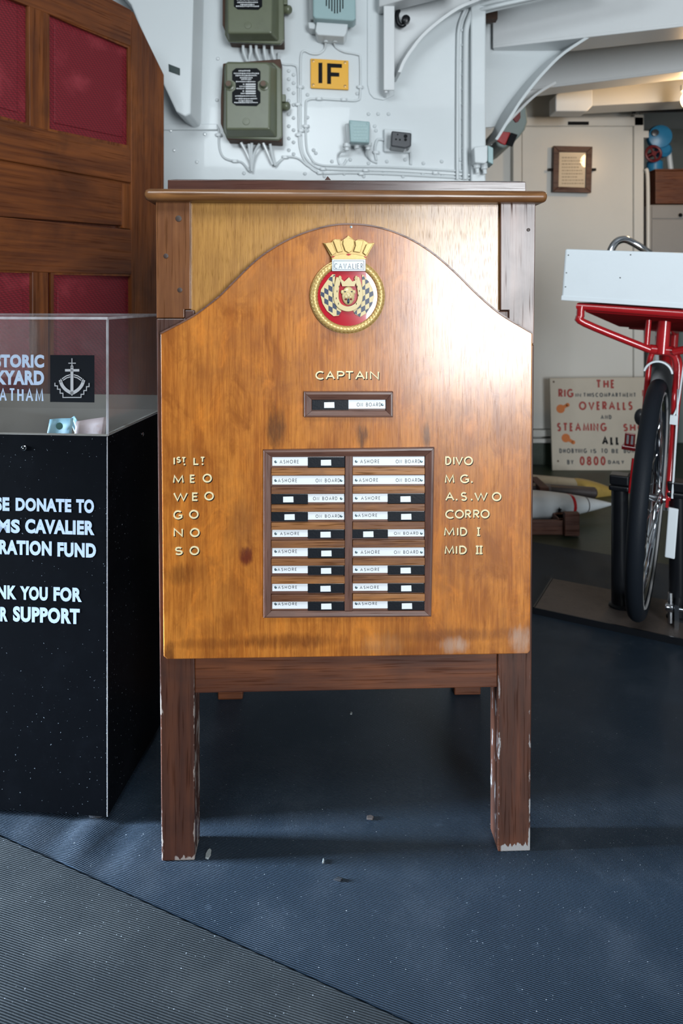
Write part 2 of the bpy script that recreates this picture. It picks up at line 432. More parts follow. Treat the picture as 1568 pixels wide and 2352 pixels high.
MAT['black_plastic'] = paint('black_plastic', (.005,.007,.011), .42, wear=.0, spec=.2, dirt=(.03,.035,.04), scale=50, bumps=.05)
MAT['screw'] = plain('blued_screw', (.16,.22,.25), .35, .7)
MAT['steel'] = plain('bright_steel', (.55,.57,.6), .22, 1.0)
MAT['chrome'] = plain('chrome', (.72,.74,.78), .1, 1.0)
MAT['brass'] = plain('dull_brass', (.42,.26,.10), .4, .6)
MAT['copper'] = paint('worn_copper', (.10,.06,.04), .5, metal=.3, wear=.15, scale=60)
MAT['red_paint'] = paint('red_gloss_paint', (.38,.012,.016), .22, wear=.06, scale=20, bumps=.02, coat=.3)
MAT['red_matt'] = plain('dull_red_paint', (.30,.010,.014), .8, spec=.05)
MAT['red_sign'] = plain('red_sign_paint', (.30,.025,.018), .6)
MAT['orange_sign'] = plain('orange_sign_paint', (.52,.14,.02), .6)
MAT['sign_white'] = paint('aged_white_board', (.47,.42,.345), .55, wear=.1, scale=9, bumps=.05)
MAT['rubber'] = paint('black_rubber', (.009,.012,.017), .55, spec=.15, wear=.0, dirt=(.03,.037,.045), scale=60, bumps=.15)
MAT['white_box'] = paint('white_painted_wood', (.70,.76,.80), .45, wear=.05, scale=12, bumps=.08)
MAT['shell_white'] = paint('worn_white_paint', (.50,.53,.55), .4, wear=.12, scale=16, bumps=.05)
MAT['shell_brown'] = paint('dark_brown_paint', (.05,.04,.04), .4, wear=.15, scale=20)
MAT['shell_cream'] = paint('cream_shell_paint', (.42,.37,.28), .4, wear=.15, scale=20)
MAT['shell_yellow'] = paint('yellow_shell_paint', (.38,.26,.07), .4, wear=.15, scale=20)
MAT['blue_valve'] = paint('blue_valve_paint', (.03,.22,.42), .35, wear=.1, scale=25)
MAT['dark_red'] = paint('dark_red_paint', (.16,.012,.015), .4, wear=.1, scale=25)
MAT['grey_green'] = paint('grey_green_casting', (.21,.26,.25), .5, wear=.08, scale=20)
MAT['warm_glass'] = plain('lamp_glass', (1,.8,.5), .3, emit=((1,.62,.28), 9.0))
MAT['paper'] = paint('aged_paper', (.55,.45,.32), .35, wear=.04, scale=10, bumps=0, coat=.6)
MAT['base_board'] = paint('brown_base_board', (.068,.052,.045), .6, wear=.2, scale=30, bumps=.2)
MAT['box_black'] = paint('black_laminate', (.0015,.0019,.0028), .40, wear=.1, dirt=(.004,.005,.007), scale=14, bumps=.03, spec=.05, speck=((.12,.14,.16), .70, 210))
MAT['acrylic'] = acrylic('clear_acrylic', .012)
MAT['acrylic_edge'] = acrylic('polished_acrylic_edge', .35, 1.0, (.75,.78,.8))
MAT['beige_lining'] = paint('beige_lining', (.15,.14,.12), .6, wear=.05, scale=6, bumps=.02)
MAT['note_teal'] = paint('teal_banknote', (.20,.36,.42), .4, wear=.25, dirt=(.08,.26,.40), scale=45, bumps=0)
MAT['note_brown'] = paint('brown_banknote', (.33,.26,.25), .4, wear=.25, dirt=(.17,.07,.05), scale=38, bumps=0)
MAT['foil'] = plain('holographic_foil', (.2,.65,.55), .15, .9)
MAT['silver_print'] = plain('silver_print', (.40,.40,.41), .4, .3)
MAT['flake'] = plain('paint_flake_grey', (.24,.26,.26), .6)
MAT['flake_brown'] = plain('brown_flake', (.07,.055,.05), .7)
MAT['flake_dark'] = plain('dark_flake', (.006,.008,.012), .7)
MAT['gold_paint'] = paint('gold_paint', (.50,.34,.12), .38, metal=.3, wear=.0, dirt=(.42,.40,.36), scale=70, bumps=.03)
MAT['cream_enamel'] = plain('cream_enamel', (.58,.46,.23), .3, coat=.3)
MAT['crest_red'] = plain('crest_red_enamel', (.42,.008,.02), .22, coat=.5)
MAT['navy'] = plain('navy_enamel', (.01,.022,.06), .3)
MAT['silver_plate'] = plain('painted_silver', (.50,.55,.60), .35, .2)

BASE_L, BASE_D = (.53,.192,.030), (.29,.082,.011)
PURPLE = (.085,.05,.046); BLOOM = (.40,.27,.20)
MAT['veneer'] = wood('honey_brown_veneer', BASE_L, BASE_D, 'Z', .27, .4, 3.2, .55, pores=.3, bumpy=.06, mottle=.75, blobs=[
    (-.124, .772, .016, .042, .75, (.05,.02,.009)), (.028, .755, .011, .025, .75, (.045,.02,.012)), (.142, .757, .009, .027, .75, (.045,.022,.015)),
    (-.176, .546, .0125, .0165, .95, (.10,.014,.006)),
    (-.18, .60, .02, .05, .30, (.12,.05,.022)), (-.295, .515, .03, .02, .5, (.07,.02,.006)),
    (-.10, .395, .10, .014, .65, (.10,.024,.005)), (-.24, .392, .08, .010, .45, (.10,.024,.005)), (.20, .40, .14, .012, .55, (.12,.035,.010)), (.05, .375, .1, .01, .3, (.12,.03,.007)),
    (-.315, .37, .012, .03, .7, (.05,.012,.005)), (.195, .382, .026, .016, .8, BLOOM), (.315, .388, .02, .028, .75, BLOOM), (.065, .385, .035, .022, .3, (.36,.20,.1)),
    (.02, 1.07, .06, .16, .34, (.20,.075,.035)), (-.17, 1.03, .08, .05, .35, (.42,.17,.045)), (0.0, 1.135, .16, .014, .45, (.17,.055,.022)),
    (.07, .90, .05, .05, .25, (.2,.07,.03)), (.22, .60, .05, .16, .28, (.22,.075,.022)),
    (.10, .40, .05, .03, .25, (.3,.11,.02)), (.18, .45, .012, .3, .25, (.16,.055,.02))])
MAT['oak'] = wood('golden_oak_panel', (.44,.225,.056), (.27,.125,.029), 'Z', .30, .3, 3.6, .25, pores=.5, bumpy=.12)
MAT['stile'] = wood('brown_stile_wood', (.205,.083,.031), (.115,.042,.016), 'Z', .28, .3, .8, .45, pores=.5, bumpy=.1)
MAT['stile_worn'] = wood('greyed_cracked_wood', (.19,.105,.078), (.09,.05,.042), 'Z', .36, .12, .45, .6, pores=1.0, bumpy=.8)
MAT['lip'] = wood('worn_brown_moulding', (.225,.098,.032), (.105,.042,.014), 'X', .33, .25, .7, .6, pores=.5, bumpy=.35)
MAT['top_dark'] = wood('dark_red_brown_board', (.075,.028,.018), (.04,.014,.010), 'X', .25, .3, .8, .4, pores=.3, bumpy=.2)
MAT['rail'] = wood('mahogany_rail', (.15,.047,.017), (.062,.019,.009), 'X', .4, .1, .7, .45, pores=.5, bumpy=.3, streak=2.2)
MAT['moulding'] = wood('purple_brown_moulding', (.165,.078,.052), (.085,.037,.027), 'X', .38, .12, 1.2, .4, pores=.4, bumpy=.25)
MAT['moulding_v'] = wood('purple_brown_upright', (.145,.066,.045), (.078,.034,.025), 'Z', .38, .12, 1.2, .4, pores=.4, bumpy=.25)
MAT['slat'] = wood('amber_slat', (.33,.135,.035), (.115,.040,.015), 'X', .4, .1, 1.3, .4, vary=.55, pores=.6, bumpy=.3)
MAT['side'] = wood('red_brown_edge', (.13,.035,.015), (.07,.018,.009), 'Z', .35, .2, 1.0, .4, pores=.4)
MAT['peg'] = plain('dark_wood_plug', (.035,.018,.013), .5)
MAT['screen_h'] = wood('dark_mahogany_rail', (.13,.037,.0085), (.05,.013,.005), 'Y', .38, .1, .6, .5, pores=.4, bumpy=.25, streak=1.6)
MAT['screen_v'] = wood('mahogany_stile', (.20,.058,.011), (.075,.019,.005), 'Z', .36, .12, .6, .5, pores=.4, bumpy=.25, streak=1.6)
MAT['red_cloth'] = cloth('red_cloth', (.19,.005,.014))
MAT['brown_board'] = wood('brown_hardwood', (.16,.05,.015), (.08,.022,.008), 'X', .5, 0, .6, .3)
MAT['frame_wood'] = wood('brown_frame_wood', (.085,.026,.010), (.045,.013,.006), 'X', .5, .0, .8, .3)
MAT['rack_wood'] = wood('red_brown_rack_wood', (.12,.042,.022), (.06,.02,.012), 'X', .6, 0, .6, .4)
A1, A2 = radians(-20), radians(-17.5)
MAT['mat_main'] = rib_mat('blue_black_ribbed_rubber', (.017,.030,.048), A1, .0032, (.030,.041,.057), .46, .7)
MAT['mat_near'] = rib_mat('grey_ribbed_rubber', (.025,.031,.036), A2, .0035, (.035,.040,.043), .52, .6)

# ------------------------------------------------------------------ setting: floor, walls, ceiling, beams
struct('floor', MB().box(-3.6, 4.2, -3.0, 6.2, -.06, -.006), MAT['deck_green'])
WY = 2.70                 # bulkhead with the switchgear
b = MB(); x0 = W(330,0,WY)[0]-1.6; x1 = W(1112,0,WY)[0]
b.box(x0, x1, WY, WY+.03, -.006, 2.32)
rv = []
for py in (163,182,205,232,262,290,318,345): rv += [(663,py),(674,py+9)]
for px in (846,868,892): rv += [(px, 262)]
for k in range(9): rv += [(700+k*45, 399+(k%2)*6), (720+k*42, 375-(k%3)*4)]
for py in range(70, 400, 34): rv += [(1062,py),(1096,py+12)]
for px, py in ((400,345),(452,372),(392,300),(440,290),(470,308),(500,135),(498,230),(852,60),(852,120),(866,180),(820,215),(706,218),(706,270),(706,300),(560,398),(860,290),(863,300),(720,345),(725,352)): rv.append((px,py))
for px, py in rv:
    c = W(px, py, WY); b.ball((c[0], c[1]-.001, c[2]), .0075, .006, .0075, 8, 6)
struct('wall_back', b, MAT['white_bulkhead'])
FY = 4.30                 # farther wall with the door
struct('wall_far', MB().box(W(1060,0,FY)[0]-.3, W(1478,0,FY)[0], FY, FY+.04, -.006, 2.4), MAT['white_far'])
struct('wall_end', MB().box(1.3, 4.0, 5.4, 5.45, -.006, 2.4), MAT['dim_wall'])
struct('wall_right', MB().box(3.4, 3.45, -2.0, 5.45, -.006, 2.4), MAT['dim_wall'])
struct('wall_left', MB().box(-3.5, -3.45, -2.0, .6, -.006, 2.4).box(-3.5, -3.45, 2.0, 2.7, -.006, 2.4), MAT['white_bulkhead'])
struct('ceiling', MB().box(-3.5, 4.0, .6, 5.5, 2.33, 2.38), MAT['white_beam'])
# green kerb below the far door
struct('baseboard_far', MB().box(W(1060,0,FY)[0]-.3, W(1478,0,FY)[0]+.05, FY-.03, FY, -.006, W(0,1018,FY-.03)[2]), MAT['deck_green'])

def beam(name, a, bpt, z0, z1, thick=.03, flange=.10, parent=None, mat=None):
    """deck beam: upright plate with a flat flange below, running from a to b (x,y)"""
    A = Vector((*a, 0)); B = Vector((*bpt, 0)); t = (B-A).normalized(); nrm = Vector((-t.y, t.x, 0))
    m = MB()
    def bar(w0, w1, za, zb):
        p = [A+nrm*w0, A+nrm*w1, B+nrm*w1, B+nrm*w0]
        m.hexa([(*q.xy, za) for q in p]+[(*q.xy, zb) for q in p])
    bar(0, thick, z0, z1)
    bar(0, flange, z0-.012, z0+.003)
    return struct(name, m, mat or MAT['white_beam'], bevel=.004)
def ext(p, q, k): return (p[0]+(q[0]-p[0])*k, p[1]+(q[1]-p[1])*k)
def fl(px, py, d): p = W(px, py, d); return (p[0], p[1])
p1, p2 = fl(1131,105,2.975), fl(1568,55,2.74); beam('trim_1', p1, ext(p1,p2,2.6), 2.09, 2.36, .03, .15)
p1, p2 = fl(1205,205,3.58), fl(1568,160,3.28); beam('trim_2', ext(p1,p2,-.35), ext(p1,p2,2.4), 2.09, 2.36, .03, .13)
p1, p2 = fl(1290,246,3.93), fl(1568,232,3.80); beam('trim_3', p1, ext(p1,p2,2.2), 2.10, 2.36, .03, .17, mat=MAT['white_far'])
# end lug of the third beam
a = W(1268,205,3.86); c = W(1352,262,3.86)
struct('trim_4', MB().prism([(a[0],c[2]), (c[0]-.03,c[2]), (c[0],c[2]+.03), (c[0],a[2]), (a[0]+.06,a[2]), (a[0],a[2]-.05)], 3.80, 3.92), MAT['white_beam'], bevel=.006)
# first beam over the bulkhead, with its upright and knee
def knee(name, web_px, arc_px, ywall, width, mat, web_back=.012, splay=.026):
    m = MB()
    m.prism([(W(x,y,ywall)[0], W(x,y,ywall)[2]) for x, y in web_px], ywall-web_back, ywall)
    pts = [Vector((W(x,y,ywall)[0], 0, W(x,y,ywall)[2])) for x, y in arc_px]; pts = smooth_path(pts, 4)
    n = len(pts); vs = []; fs = []
    for i, p in enumerate(pts):
        a_ = pts[max(i-1,0)]; b_ = pts[min(i+1,n-1)]; t = (b_-a_).normalized(); nr = Vector((-t.z, 0, t.x)); lo = p-nr*(splay*min(1, .35+i*.09))
        for yy, q in ((ywall-web_back, p+nr*.005), (ywall-width, lo+nr*.005), (ywall-width, lo-nr*.006), (ywall-web_back, p-nr*.006)): vs.append((q.x, yy, q.z))
    for i in range(n-1):
        for k in range(4): fs.append((i*4+k, i*4+(k+1)%4, (i+1)*4+(k+1)%4, (i+1)*4+k))
    fs += [(0,1,2,3), tuple((n-1)*4+k for k in (3,2,1,0))]
    m.add(vs, fs)
    return struct(name, m, mat, smooth=True)
m = MB(); xa, xb = W(880,0,WY)[0], W(902,0,WY)[0]
m.box(xa, xa+.012, WY-.075, WY, W(0,226,WY)[2], 2.33).box(xa-.004, xb, WY-.085, WY-.075, W(0,222,WY)[2], 2.33)
struct('trim_5', m, MAT['white_beam'], bevel=.003)
pad = [(W(x,y,WY)[0], W(x,y,WY)[2]) for x, y in ((843,-90),(843,195),(848,216),(858,227),(880,231),(905,220),(908,-90))]
struct('trim_6', MB().prism(pad, WY-.006, WY+.001), MAT['white_bulkhead'], bevel=.003)
knee('trim_7', [(903,-60),(903,186),(912,150),(940,110),(980,72),(1040,34),(1100,8),(1150,-20),(1150,-60)],
     [(905,190),(912,160),(935,118),(972,80),(1030,38),(1090,12),(1140,-12)], WY, .13, MAT['white_beam'])
p1 = W(872,22,WY-.02); struct('trim_8', MB().hexa([(W(870,18,2.62)[0],2.62,2.105),(W(1060,0,2.62)[0],2.40,2.105),(W(1060,0,2.62)[0],2.40,2.33),(W(870,18,2.62)[0],2.62,2.33),
     (W(870,18,2.62)[0],2.70,2.105),(W(1060,0,2.62)[0],2.5,2.105),(W(1060,0,2.62)[0],2.5,2.33),(W(870,18,2.62)[0],2.70,2.33)]), MAT['white_beam'], bevel=.004)
KY = 3.02
knee('trim_9', [(1082,58),(1082,297),(1150,291),(1163,258),(1186,220),(1220,180),(1264,138),(1332,93),(1332,58)],
     [(1116,338),(1134,300),(1152,264),(1182,222),(1216,182),(1260,140),(1332,93)], KY, .16, MAT['white_bulkhead'])
knee('trim_10', [(1120,300),(1160,275),(1220,222),(1255,204),(1180,215)], [(1112,344),(1136,308),(1172,268),(1212,230),(1256,203)], 3.30, .12, MAT['white_beam'], splay=.010)
# corner angle and pipes where the bulkhead ends
m = MB(); xe = W(1112,0,WY)[0]
m.box(W(1078,0,WY)[0], xe, WY-.03, WY+.02, -.006, 2.33)
struct('trim_11', m, MAT['white_bulkhead'], bevel=.006)
# tall trunk in the corner behind the wooden screen
pl = [(W(x,y,2.52)[0], W(x,y,2.52)[2]) for x, y in ((240,-60),(446,-60),(438,262),(424,268),(404,256),(376,196),(300,10))]
struct('trim_12', MB().prism(pl, 2.52, WY), MAT['white_bulkhead'], bevel=.006)
struct('trim_13', MB().box(W(380,0,WY)[0]-.3, W(500,0,WY)[0], WY-.012, WY, W(0,300,WY)[2], W(0,286,WY)[2]), MAT['white_bulkhead'], bevel=.003)

# far door
DY = FY-.035
droot = bpy.data.objects.new('door_1', None); COL.objects.link(droot); droot['kind'] = 'structure'
dl = W(1330,1015,DY); droot.location = (dl[0], DY, dl[2]); FRAME['door_1'] = Matrix.Translation(droot.location)
def rect(m, x0, y0, x1, y1, d, dback):
    a = W(x0,y0,d); c = W(x1,y1,d); m.box(a[0], c[0], d, dback, c[2], a[2]); return m
struct('door_panel', rect(MB(), 1199, 291, 1455, 985, DY+.005, FY), MAT['white_far'], droot, bevel=.003)
m = MB(); rect(m, 1178, 276, 1198, 1018, DY-.02, FY); rect(m, 1456, 262, 1478, 1018, DY-.02, FY); rect(m, 1178, 268, 1478, 289, DY-.02, FY)
rect(m, 1178, 988, 1478, 1003, DY-.02, FY); rect(m, 1178, 1008, 1478, 1018, DY-.02, FY)
struct('door_frame', m, MAT['white_far'], droot, bevel=.004)
m = MB(); rect(m, 1476, 300, 1490, 316, DY-.02, FY)
struct('hinge', m, MAT['white_far'], droot, bevel=.004)
tag(obj('name_plate', rect(MB(), 1304, 279, 1352, 287, DY-.024, DY-.0201), MAT['black_plate'], bevel=.001), 'small black plate above the far white door', 'sign')

# ------------------------------------------------------------------ mats
seam0, seam1 = WF(0,1920), WF(945,2352)
sd = Vector((seam1[0]-seam0[0], seam1[1]-seam0[1])).normalized(); sn = Vector((-sd.y, sd.x))      # sn points away from the camera
S0 = Vector(seam0)
far0, far1 = Vector(WF(1225,1245)), Vector(WF(1405,1275)); fd = (far1-far0).normalized()
def grid_mat(mb, f, nu, nv, thick):
    vs = []; fs = []
    for j in range(nv+1):
        for i in range(nu+1): vs.append(f(i/nu, j/nv))
    base = len(vs)
    for j in range(nv):
        for i in range(nu): a_ = j*(nu+1)+i; fs.append((a_, a_+1, a_+nu+2, a_+nu+1))
    ring = [i for i in range(nu+1)]+[j*(nu+1)+nu for j in range(1,nv+1)]+[nv*(nu+1)+i for i in range(nu-1,-1,-1)]+[j*(nu+1) for j in range(nv-1,0,-1)]
    for k, i in enumerate(ring): x,y,z = vs[i]; vs.append((x,y,-thick))
    n = len(ring)
    for k in range(n): fs.append((ring[k], ring[(k+1)%n], base+(k+1)%n, base+k))
    fs.append(tuple(base+k for k in range(n)))
    mb.add(vs, fs); return mb
ripc = Vector(WF(200,1925))
def main_f(u, v):
    a = S0+sd*(-1.6+u*4.6)+sn*.0025
    # far end on the line far0 + fd*t
    d = far0-a; den = sn.x*fd.y-sn.y*fd.x; k = (d.x*fd.y-d.y*fd.x)/den
    k = min(k, (2.88-a.y)/sn.y); p = a+sn*(k*(v**1.6)); q = p-ripc
    along = q.dot(sd); across = q.dot(sn)
    g_ = exp(-((along-.0)/.11)**2-((across-.02)/.09)**2)
    z = .0055*g_*cos((along*.92+across*.25)*2*pi/.105)
    return (p.x, p.y, min(z, .006) if True else 0)
tag(obj('rubber_mat', grid_mat(MB(), main_f, 150, 60, .0055), MAT['mat_main'], smooth=True), 'blue-black ribbed rubber mat the wooden cabinet stands on', 'mat')
def near_f(u, v):
    p = S0+sd*(-1.6+u*4.6)-sn*.0025-sn*(v*1.9)
    return (p.x, p.y, .0022 if v < .5 else .0022)
tag(obj('rubber_mat', grid_mat(MB(), near_f, 40, 10, .0055), MAT['mat_near'], smooth=True), 'grey ribbed rubber mat nearest the viewer, across the dark seam', 'mat')

# ------------------------------------------------------------------ the cabinet
CA = radians(2.0)
cab = thing('tally_cabinet', 'tall honey-brown wooden officers tally cabinet with arched front and sliding name tags', 'cabinet', (.0078, 1.2535, 0), (0,0,CA))
F = on_plane(cab)
def P2(pts, off=0.0): return [F(x, y, off) for x, y in pts]
def cprism(name, pts, y0, y1, mat, bevel=.0012, parent=cab, off=None, **k):
    o = off if off is not None else -y0
    return obj(name, MB().prism(P2(pts, o), y0, y1), mat, parent, bevel=bevel, local=True, **k)
chip = (.26,.22,.20)
lx0, lx1 = F(371,1978), F(447,1978); rx0, rx1 = F(1143,1955), F(1217.5,1955); lt = F(367,1517)
MAT['leg_l'] = wood('worn_mahogany_leg', (.085,.028,.013), (.038,.013,.008), 'Z', .42, .05, .8, .5, pores=.5, bumpy=.3,
    chips=([(lx1[0]-.001, 0, 0), (lx0[0]+.001, -.008, 0)], .010, .28, chip, 1.0, lx0[0]+.022))
MAT['leg_r'] = wood('scratched_mahogany_leg', (.10,.032,.015), (.044,.015,.008), 'Z', .42, .05, .8, .5, pores=.5, bumpy=.3,
    chips=([(rx1[0]-.002, .003, 0), (rx0[0]+.002, 0, 0)], .010, .12, (.29,.28,.28), 1.0, rx0[0]+.004))
# uprights that run down as legs
fl_ = -.0005
L0, L1 = F(371,1978), F(447,1977); R0, R1 = F(1143,1955), F(1217.5,1953)
cprism('stile', [(357,457),(437,457),(437,711),(423,711),(423,730.5),(359,730.5)], 0, .055, MAT['stile'], .0015)
cprism('stile', [(1149,460),(1230,460),(1226,790),(1168,790),(1168,713),(1149,713)], 0, .055, MAT['stile_worn'], .0015)
poly = P2([(359,731.5),(423.5,731.5),(423.5,712),(446,712),(446,1517)])+[(L1[0],0),(L0[0],0)]
obj('leg', MB().prism(poly, 0, .056), MAT['leg_l'], cab, bevel=.002, local=True)
poly = P2([(1135,714),(1167.5,714),(1167.5,791),(1226,791),(1221,1510)])+[(R1[0],0),(R0[0],0)]+P2([(1143,1505)])
obj('leg', MB().prism(poly, 0, .056), MAT['leg_r'], cab, bevel=.002, local=True)
for px, py, r in ((410,502,7),(381,588,5.5),(413,666,5.5),(1213,528,4)):
    c = F(px, py, 0); obj('wood_plug', MB().lathe([(r/1276,0),(r/1276,.0012),(r/1276*.6,.0016)], (c[0], 0, c[1]), (0,-1,0), 14), MAT['peg'], cab, local=True, smooth=True)
cprism('rail', [(446.5,1500),(1142.5,1492),(1142.5,1579),(446.5,1593)], .004, .045, MAT['rail'], .0025)
cprism('back_panel', [(438,455),(1148,455),(1148,800),(438,800)], .010, .02, MAT['oak'], .0005)
m = MB(); q0 = F(366,1500,-.056); q1 = F(1222,470,-.056)
m.box(q0[0]+.001, q1[0]-.001, .057, .555, q0[1]-.01, q1[1]+.005)
obj('body', m, MAT['side'], cab, bevel=.002, local=True)
for x0_, x1_, yb in ((500,557,1605),(1043,1104,1590)):
    a = F(x0_,yb,-.50); c = F(x1_,yb,-.50)
    obj('leg', MB().box(a[0], c[0], .50, .556, 0, q0[1]-.0105), MAT['rail'], cab, bevel=.003, local=True)
# top: bullnose moulding, bevelled board on it, small ridge behind
l0 = F(330,445,.028); l1 = F(1258,449,.028); zt = F(790,434,.028)[1]; zb = F(790,461.5,.028)[1]; r = (zt-zb)/2
prof = [(-.028+r*(1-cos(a_)), (zt+zb)/2+r*sin(a_)) for a_ in [radians(-90+180*i/10) for i in range(11)]]
vs = []; prof = [(-.028+r-r*cos(radians(-90+18*i)), (zt+zb)/2+r*sin(radians(-90+18*i))) for i in range(11)]+[(.585,zt),(.585,zb)]
n = len(prof); m = MB()
ends = [(l0[0]+r*.35, .6), (l0[0]+r*.12,.85), (l0[0],1.0)]
secs = [(l0[0], .55), (l0[0]+r*.10, .78), (l0[0]+r*.35, .93), (l0[0]+r*.8, 1.0), (l1[0]-r*.8, 1.0), (l1[0]-r*.35, .93), (l1[0]-r*.10, .78), (l1[0], .55)]
zc = (zt+zb)/2
for x, s in secs:
    for y, z in prof: vs.append((x, y+(1-s)*r if y < .1 else y, zc+(z-zc)*s))
fs = [tuple(range(n-1,-1,-1)), tuple((len(secs)-1)*n+k for k in range(n))]
for i in range(len(secs)-1):
    for k in range(n): fs.append((i*n+k, i*n+(k+1)%n, (i+1)*n+(k+1)%n, (i+1)*n+k))
obj('top_moulding', m.add(vs, fs), MAT['lip'], cab, smooth=True, local=True)
a = F(385,431,-.004); c = F(1207,418,-.004); t0 = F(404,411.5,-.02); t1 = F(1192,414,-.02)
m = MB().hexa([(a[0],.004,zt-.001),(c[0],.004,zt-.001),(c[0],.54,zt-.001),(a[0],.54,zt-.001),(a[0],.004,c[1]),(c[0],.004,c[1]),(c[0],.54,c[1]),(a[0],.54,c[1])])
m.hexa([(a[0],.004,c[1]),(c[0],.004,c[1]),(c[0],.54,c[1]),(a[0],.54,c[1]),(t0[0],.02,t0[1]),(t1[0],.02,t0[1]),(t1[0],.52,t0[1]),(t0[0],.52,t0[1])])
obj('top_board', m, MAT['top_dark'], cab, bevel=.0008, local=True)
pk = [F(x,y,-.10) for x, y in ((735,415),(752,406.5),(772,415))]
obj('ridge_block', MB().prism([(pk[0][0],t0[1]),(pk[1][0],pk[1][1]),(pk[2][0],t0[1])], .09, .13), MAT['top_dark'], cab, local=True)
# arched front
PO = .012
arch = [(368,766),(395,752),(422,738),(448,723),(474,704),(505,679),(540,644),(590,596),(640,562),(690,538),(740,522),(770,516.5),(800,514.5),(850,518),(900,531),(950,553),(1000,586),(1050,630),(1090,670),(1130,706),(1160,728),(1192,747),(1223,765)]
ap = smooth_path([Vector((*F(x,y,PO),0)) for x, y in arch], 4)
front_poly = [(p.x,p.y) for p in ap]+P2([(1222,900),(1217.5,1495)], PO)+[F(1212,1502,PO)]+P2([(384,1515)], PO)+[F(375,1508,PO)]
front = obj('front_panel', MB().prism(front_poly, -PO, -.0002), MAT['veneer'], cab, bevel=.0022, local=True, seg=3)
m = MB(); m.ribbon([(p.x,p.y) for p in ap], .0028, -PO-.0012, -PO+.004)
obj('panel_bead', m, MAT['moulding'], front, local=True)
# picture-frame mouldings
def moulding(name, outer, inner, parent=cab):
    o = [F(x,y,PO+.004) for x, y in outer]; i = [F(x,y,PO+.003) for x, y in inner]
    def lerp(t): return [(a_[0]+(b_[0]-a_[0])*t, a_[1]+(b_[1]-a_[1])*t) for a_, b_ in zip(o, i)]
    loops = [(lerp(0), -PO+.0006), (lerp(0), -PO-.0062), (lerp(.10), -PO-.0078), (lerp(.32), -PO-.0082), (lerp(.93), -PO-.0052), (lerp(1), -PO-.0044), (lerp(1), -PO+.0006)]
    root = None
    for k in range(4):       # four mitred lengths
        m = MB(); vs = []; l = (k+1) % 4
        cxm = sum(p[0] for p in o)/4; czm = sum(p[1] for p in o)/4
        for pts, y in loops: vs += [(pts[k][0], y, pts[k][1]), (pts[l][0], y, pts[l][1])]
        # hairline gap along the mitre
        A_ = Vector((o[k][0],o[k][1])); B_ = Vector((o[l][0],o[l][1])); t = (B_-A_).normalized()*.00025
        vs = [(v[0]+(t.x if q%2==0 else -t.x), v[1], v[2]+(t.y if q%2==0 else -t.y)) for q, v in enumerate(vs)]
        nl = len(loops); fs = [(2*q,2*q+1,2*q+3,2*q+2) for q in range(nl-1)]+[(2*(nl-1),2*nl-1,1,0)]
        fs += [tuple(2*q for q in range(nl)), tuple(2*q+1 for q in range(nl-1,-1,-1))]
        m.add(vs, fs)
        obj(name, m, MAT['moulding'] if k % 2 == 0 else MAT['moulding_v'], parent, local=True)
moulding('tag_frame', [(698,899),(902,899),(902,958),(698,958)], [(716,918),(886,918),(886,943),(716,943)])
moulding('board_frame', [(605,1033),(997,1027),(990,1415),(605,1418)], [(622.5,1048),(976,1046.5),(974,1402),(622.5,1403)])
YB = -PO-.0004
obj('backing_board', MB().prism(P2([(618,1044),(980,1042),(978,1406),(618,1407)], PO), YB, -PO+.003), MAT['moulding'], cab, local=True)  # recess board; its dark tone also stands for the shadow strips below the plates
obj('backing_board', MB().prism(P2([(712,914),(890,914),(890,947),(712,947)], PO), YB, -PO+.003), MAT['moulding'], cab, local=True)
obj('divider', MB().prism(P2([(792.5,1047),(809.5,1047),(808,1402.5),(791,1402.5)], PO+.005), -PO-.0068, -PO), MAT['moulding_v'], cab, bevel=.0008, local=True)
rows_y = [(1050,1070),(1093,1113),(1135,1154),(1176,1194),(1217,1233.5),(1259,1278),(1300,1317),(1341,1358),(1382,1398.5)]
slat_y = [(1075,1091.5),(1118.5,1134),(1159,1175.5),(1200,1216.5),(1241.5,1258),(1283.5,1299),(1324,1340.5),(1365.5,1381.5)]
for c0, c1 in ((623,791.5),(809.5,975)):
    for y0_, y1_ in slat_y:
        dy = (0 if c0 < 700 else -1.2)
        obj('slat', MB().prism(P2([(c0,y0_+dy),(c1,y0_+dy-.8),(c1,y1_+dy-.8),(c0,y1_+dy)], PO+.004), -PO-.0062, -PO), MAT['slat'], cab, bevel=.0009, local=True)
YP = -PO-.0014
def plate(x0, x1, y0, y1, halves, shift, jig=0):
    """white name plate with engraved words; halves: which of A (ashore) and B (on board) show"""
    p = obj('name_plate', MB().prism(P2([(x0,y0),(x1,y0-.5),(x1,y1-.5),(x0,y1)], PO+.0014), YP, -PO), MAT['white_plastic'], cab, bevel=.0003, local=True)
    m = MB(); off = PO+.0016; h = (y1-y0); t0_ = y0+h*.30+jig; t1_ = y0+h*.75+jig
    if halves[0]:
        a_ = F(x0+16+shift[0], t1_, off); b_ = F(x0+60+shift[0], t0_, off); line(m, 'ASHORE', a_[0], a_[1], b_[0], b_[1], .0008, YP-.0002, YP+.0001, .36)
    if halves[1]:
        a_ = F(x1-66+shift[1], t1_, off); b_ = F(x1-10+shift[1], t0_, off); line(m, 'ON BOARD', a_[0], a_[1], b_[0], b_[1], .0008, YP-.0002, YP+.0001, .32)
    obj('lettering', m, MAT['lettering_dark'], p, local=True)
    for ok, sx in ((halves[0], x0+8), (halves[1], x1-7)):
        if ok:
            c_ = F(sx, (t0_+t1_)/2, off)
            obj('screw', MB().lathe([(.0025,0),(.0025,.0004),(.0020,.0006)], (c_[0], YP, c_[1]), (0,-1,0), 12).box(c_[0]-.002, c_[0]+.002, YP-.0008, YP-.0005, c_[1]-.0002, c_[1]+.0002), MAT['screw'], p, local=True, smooth=True)
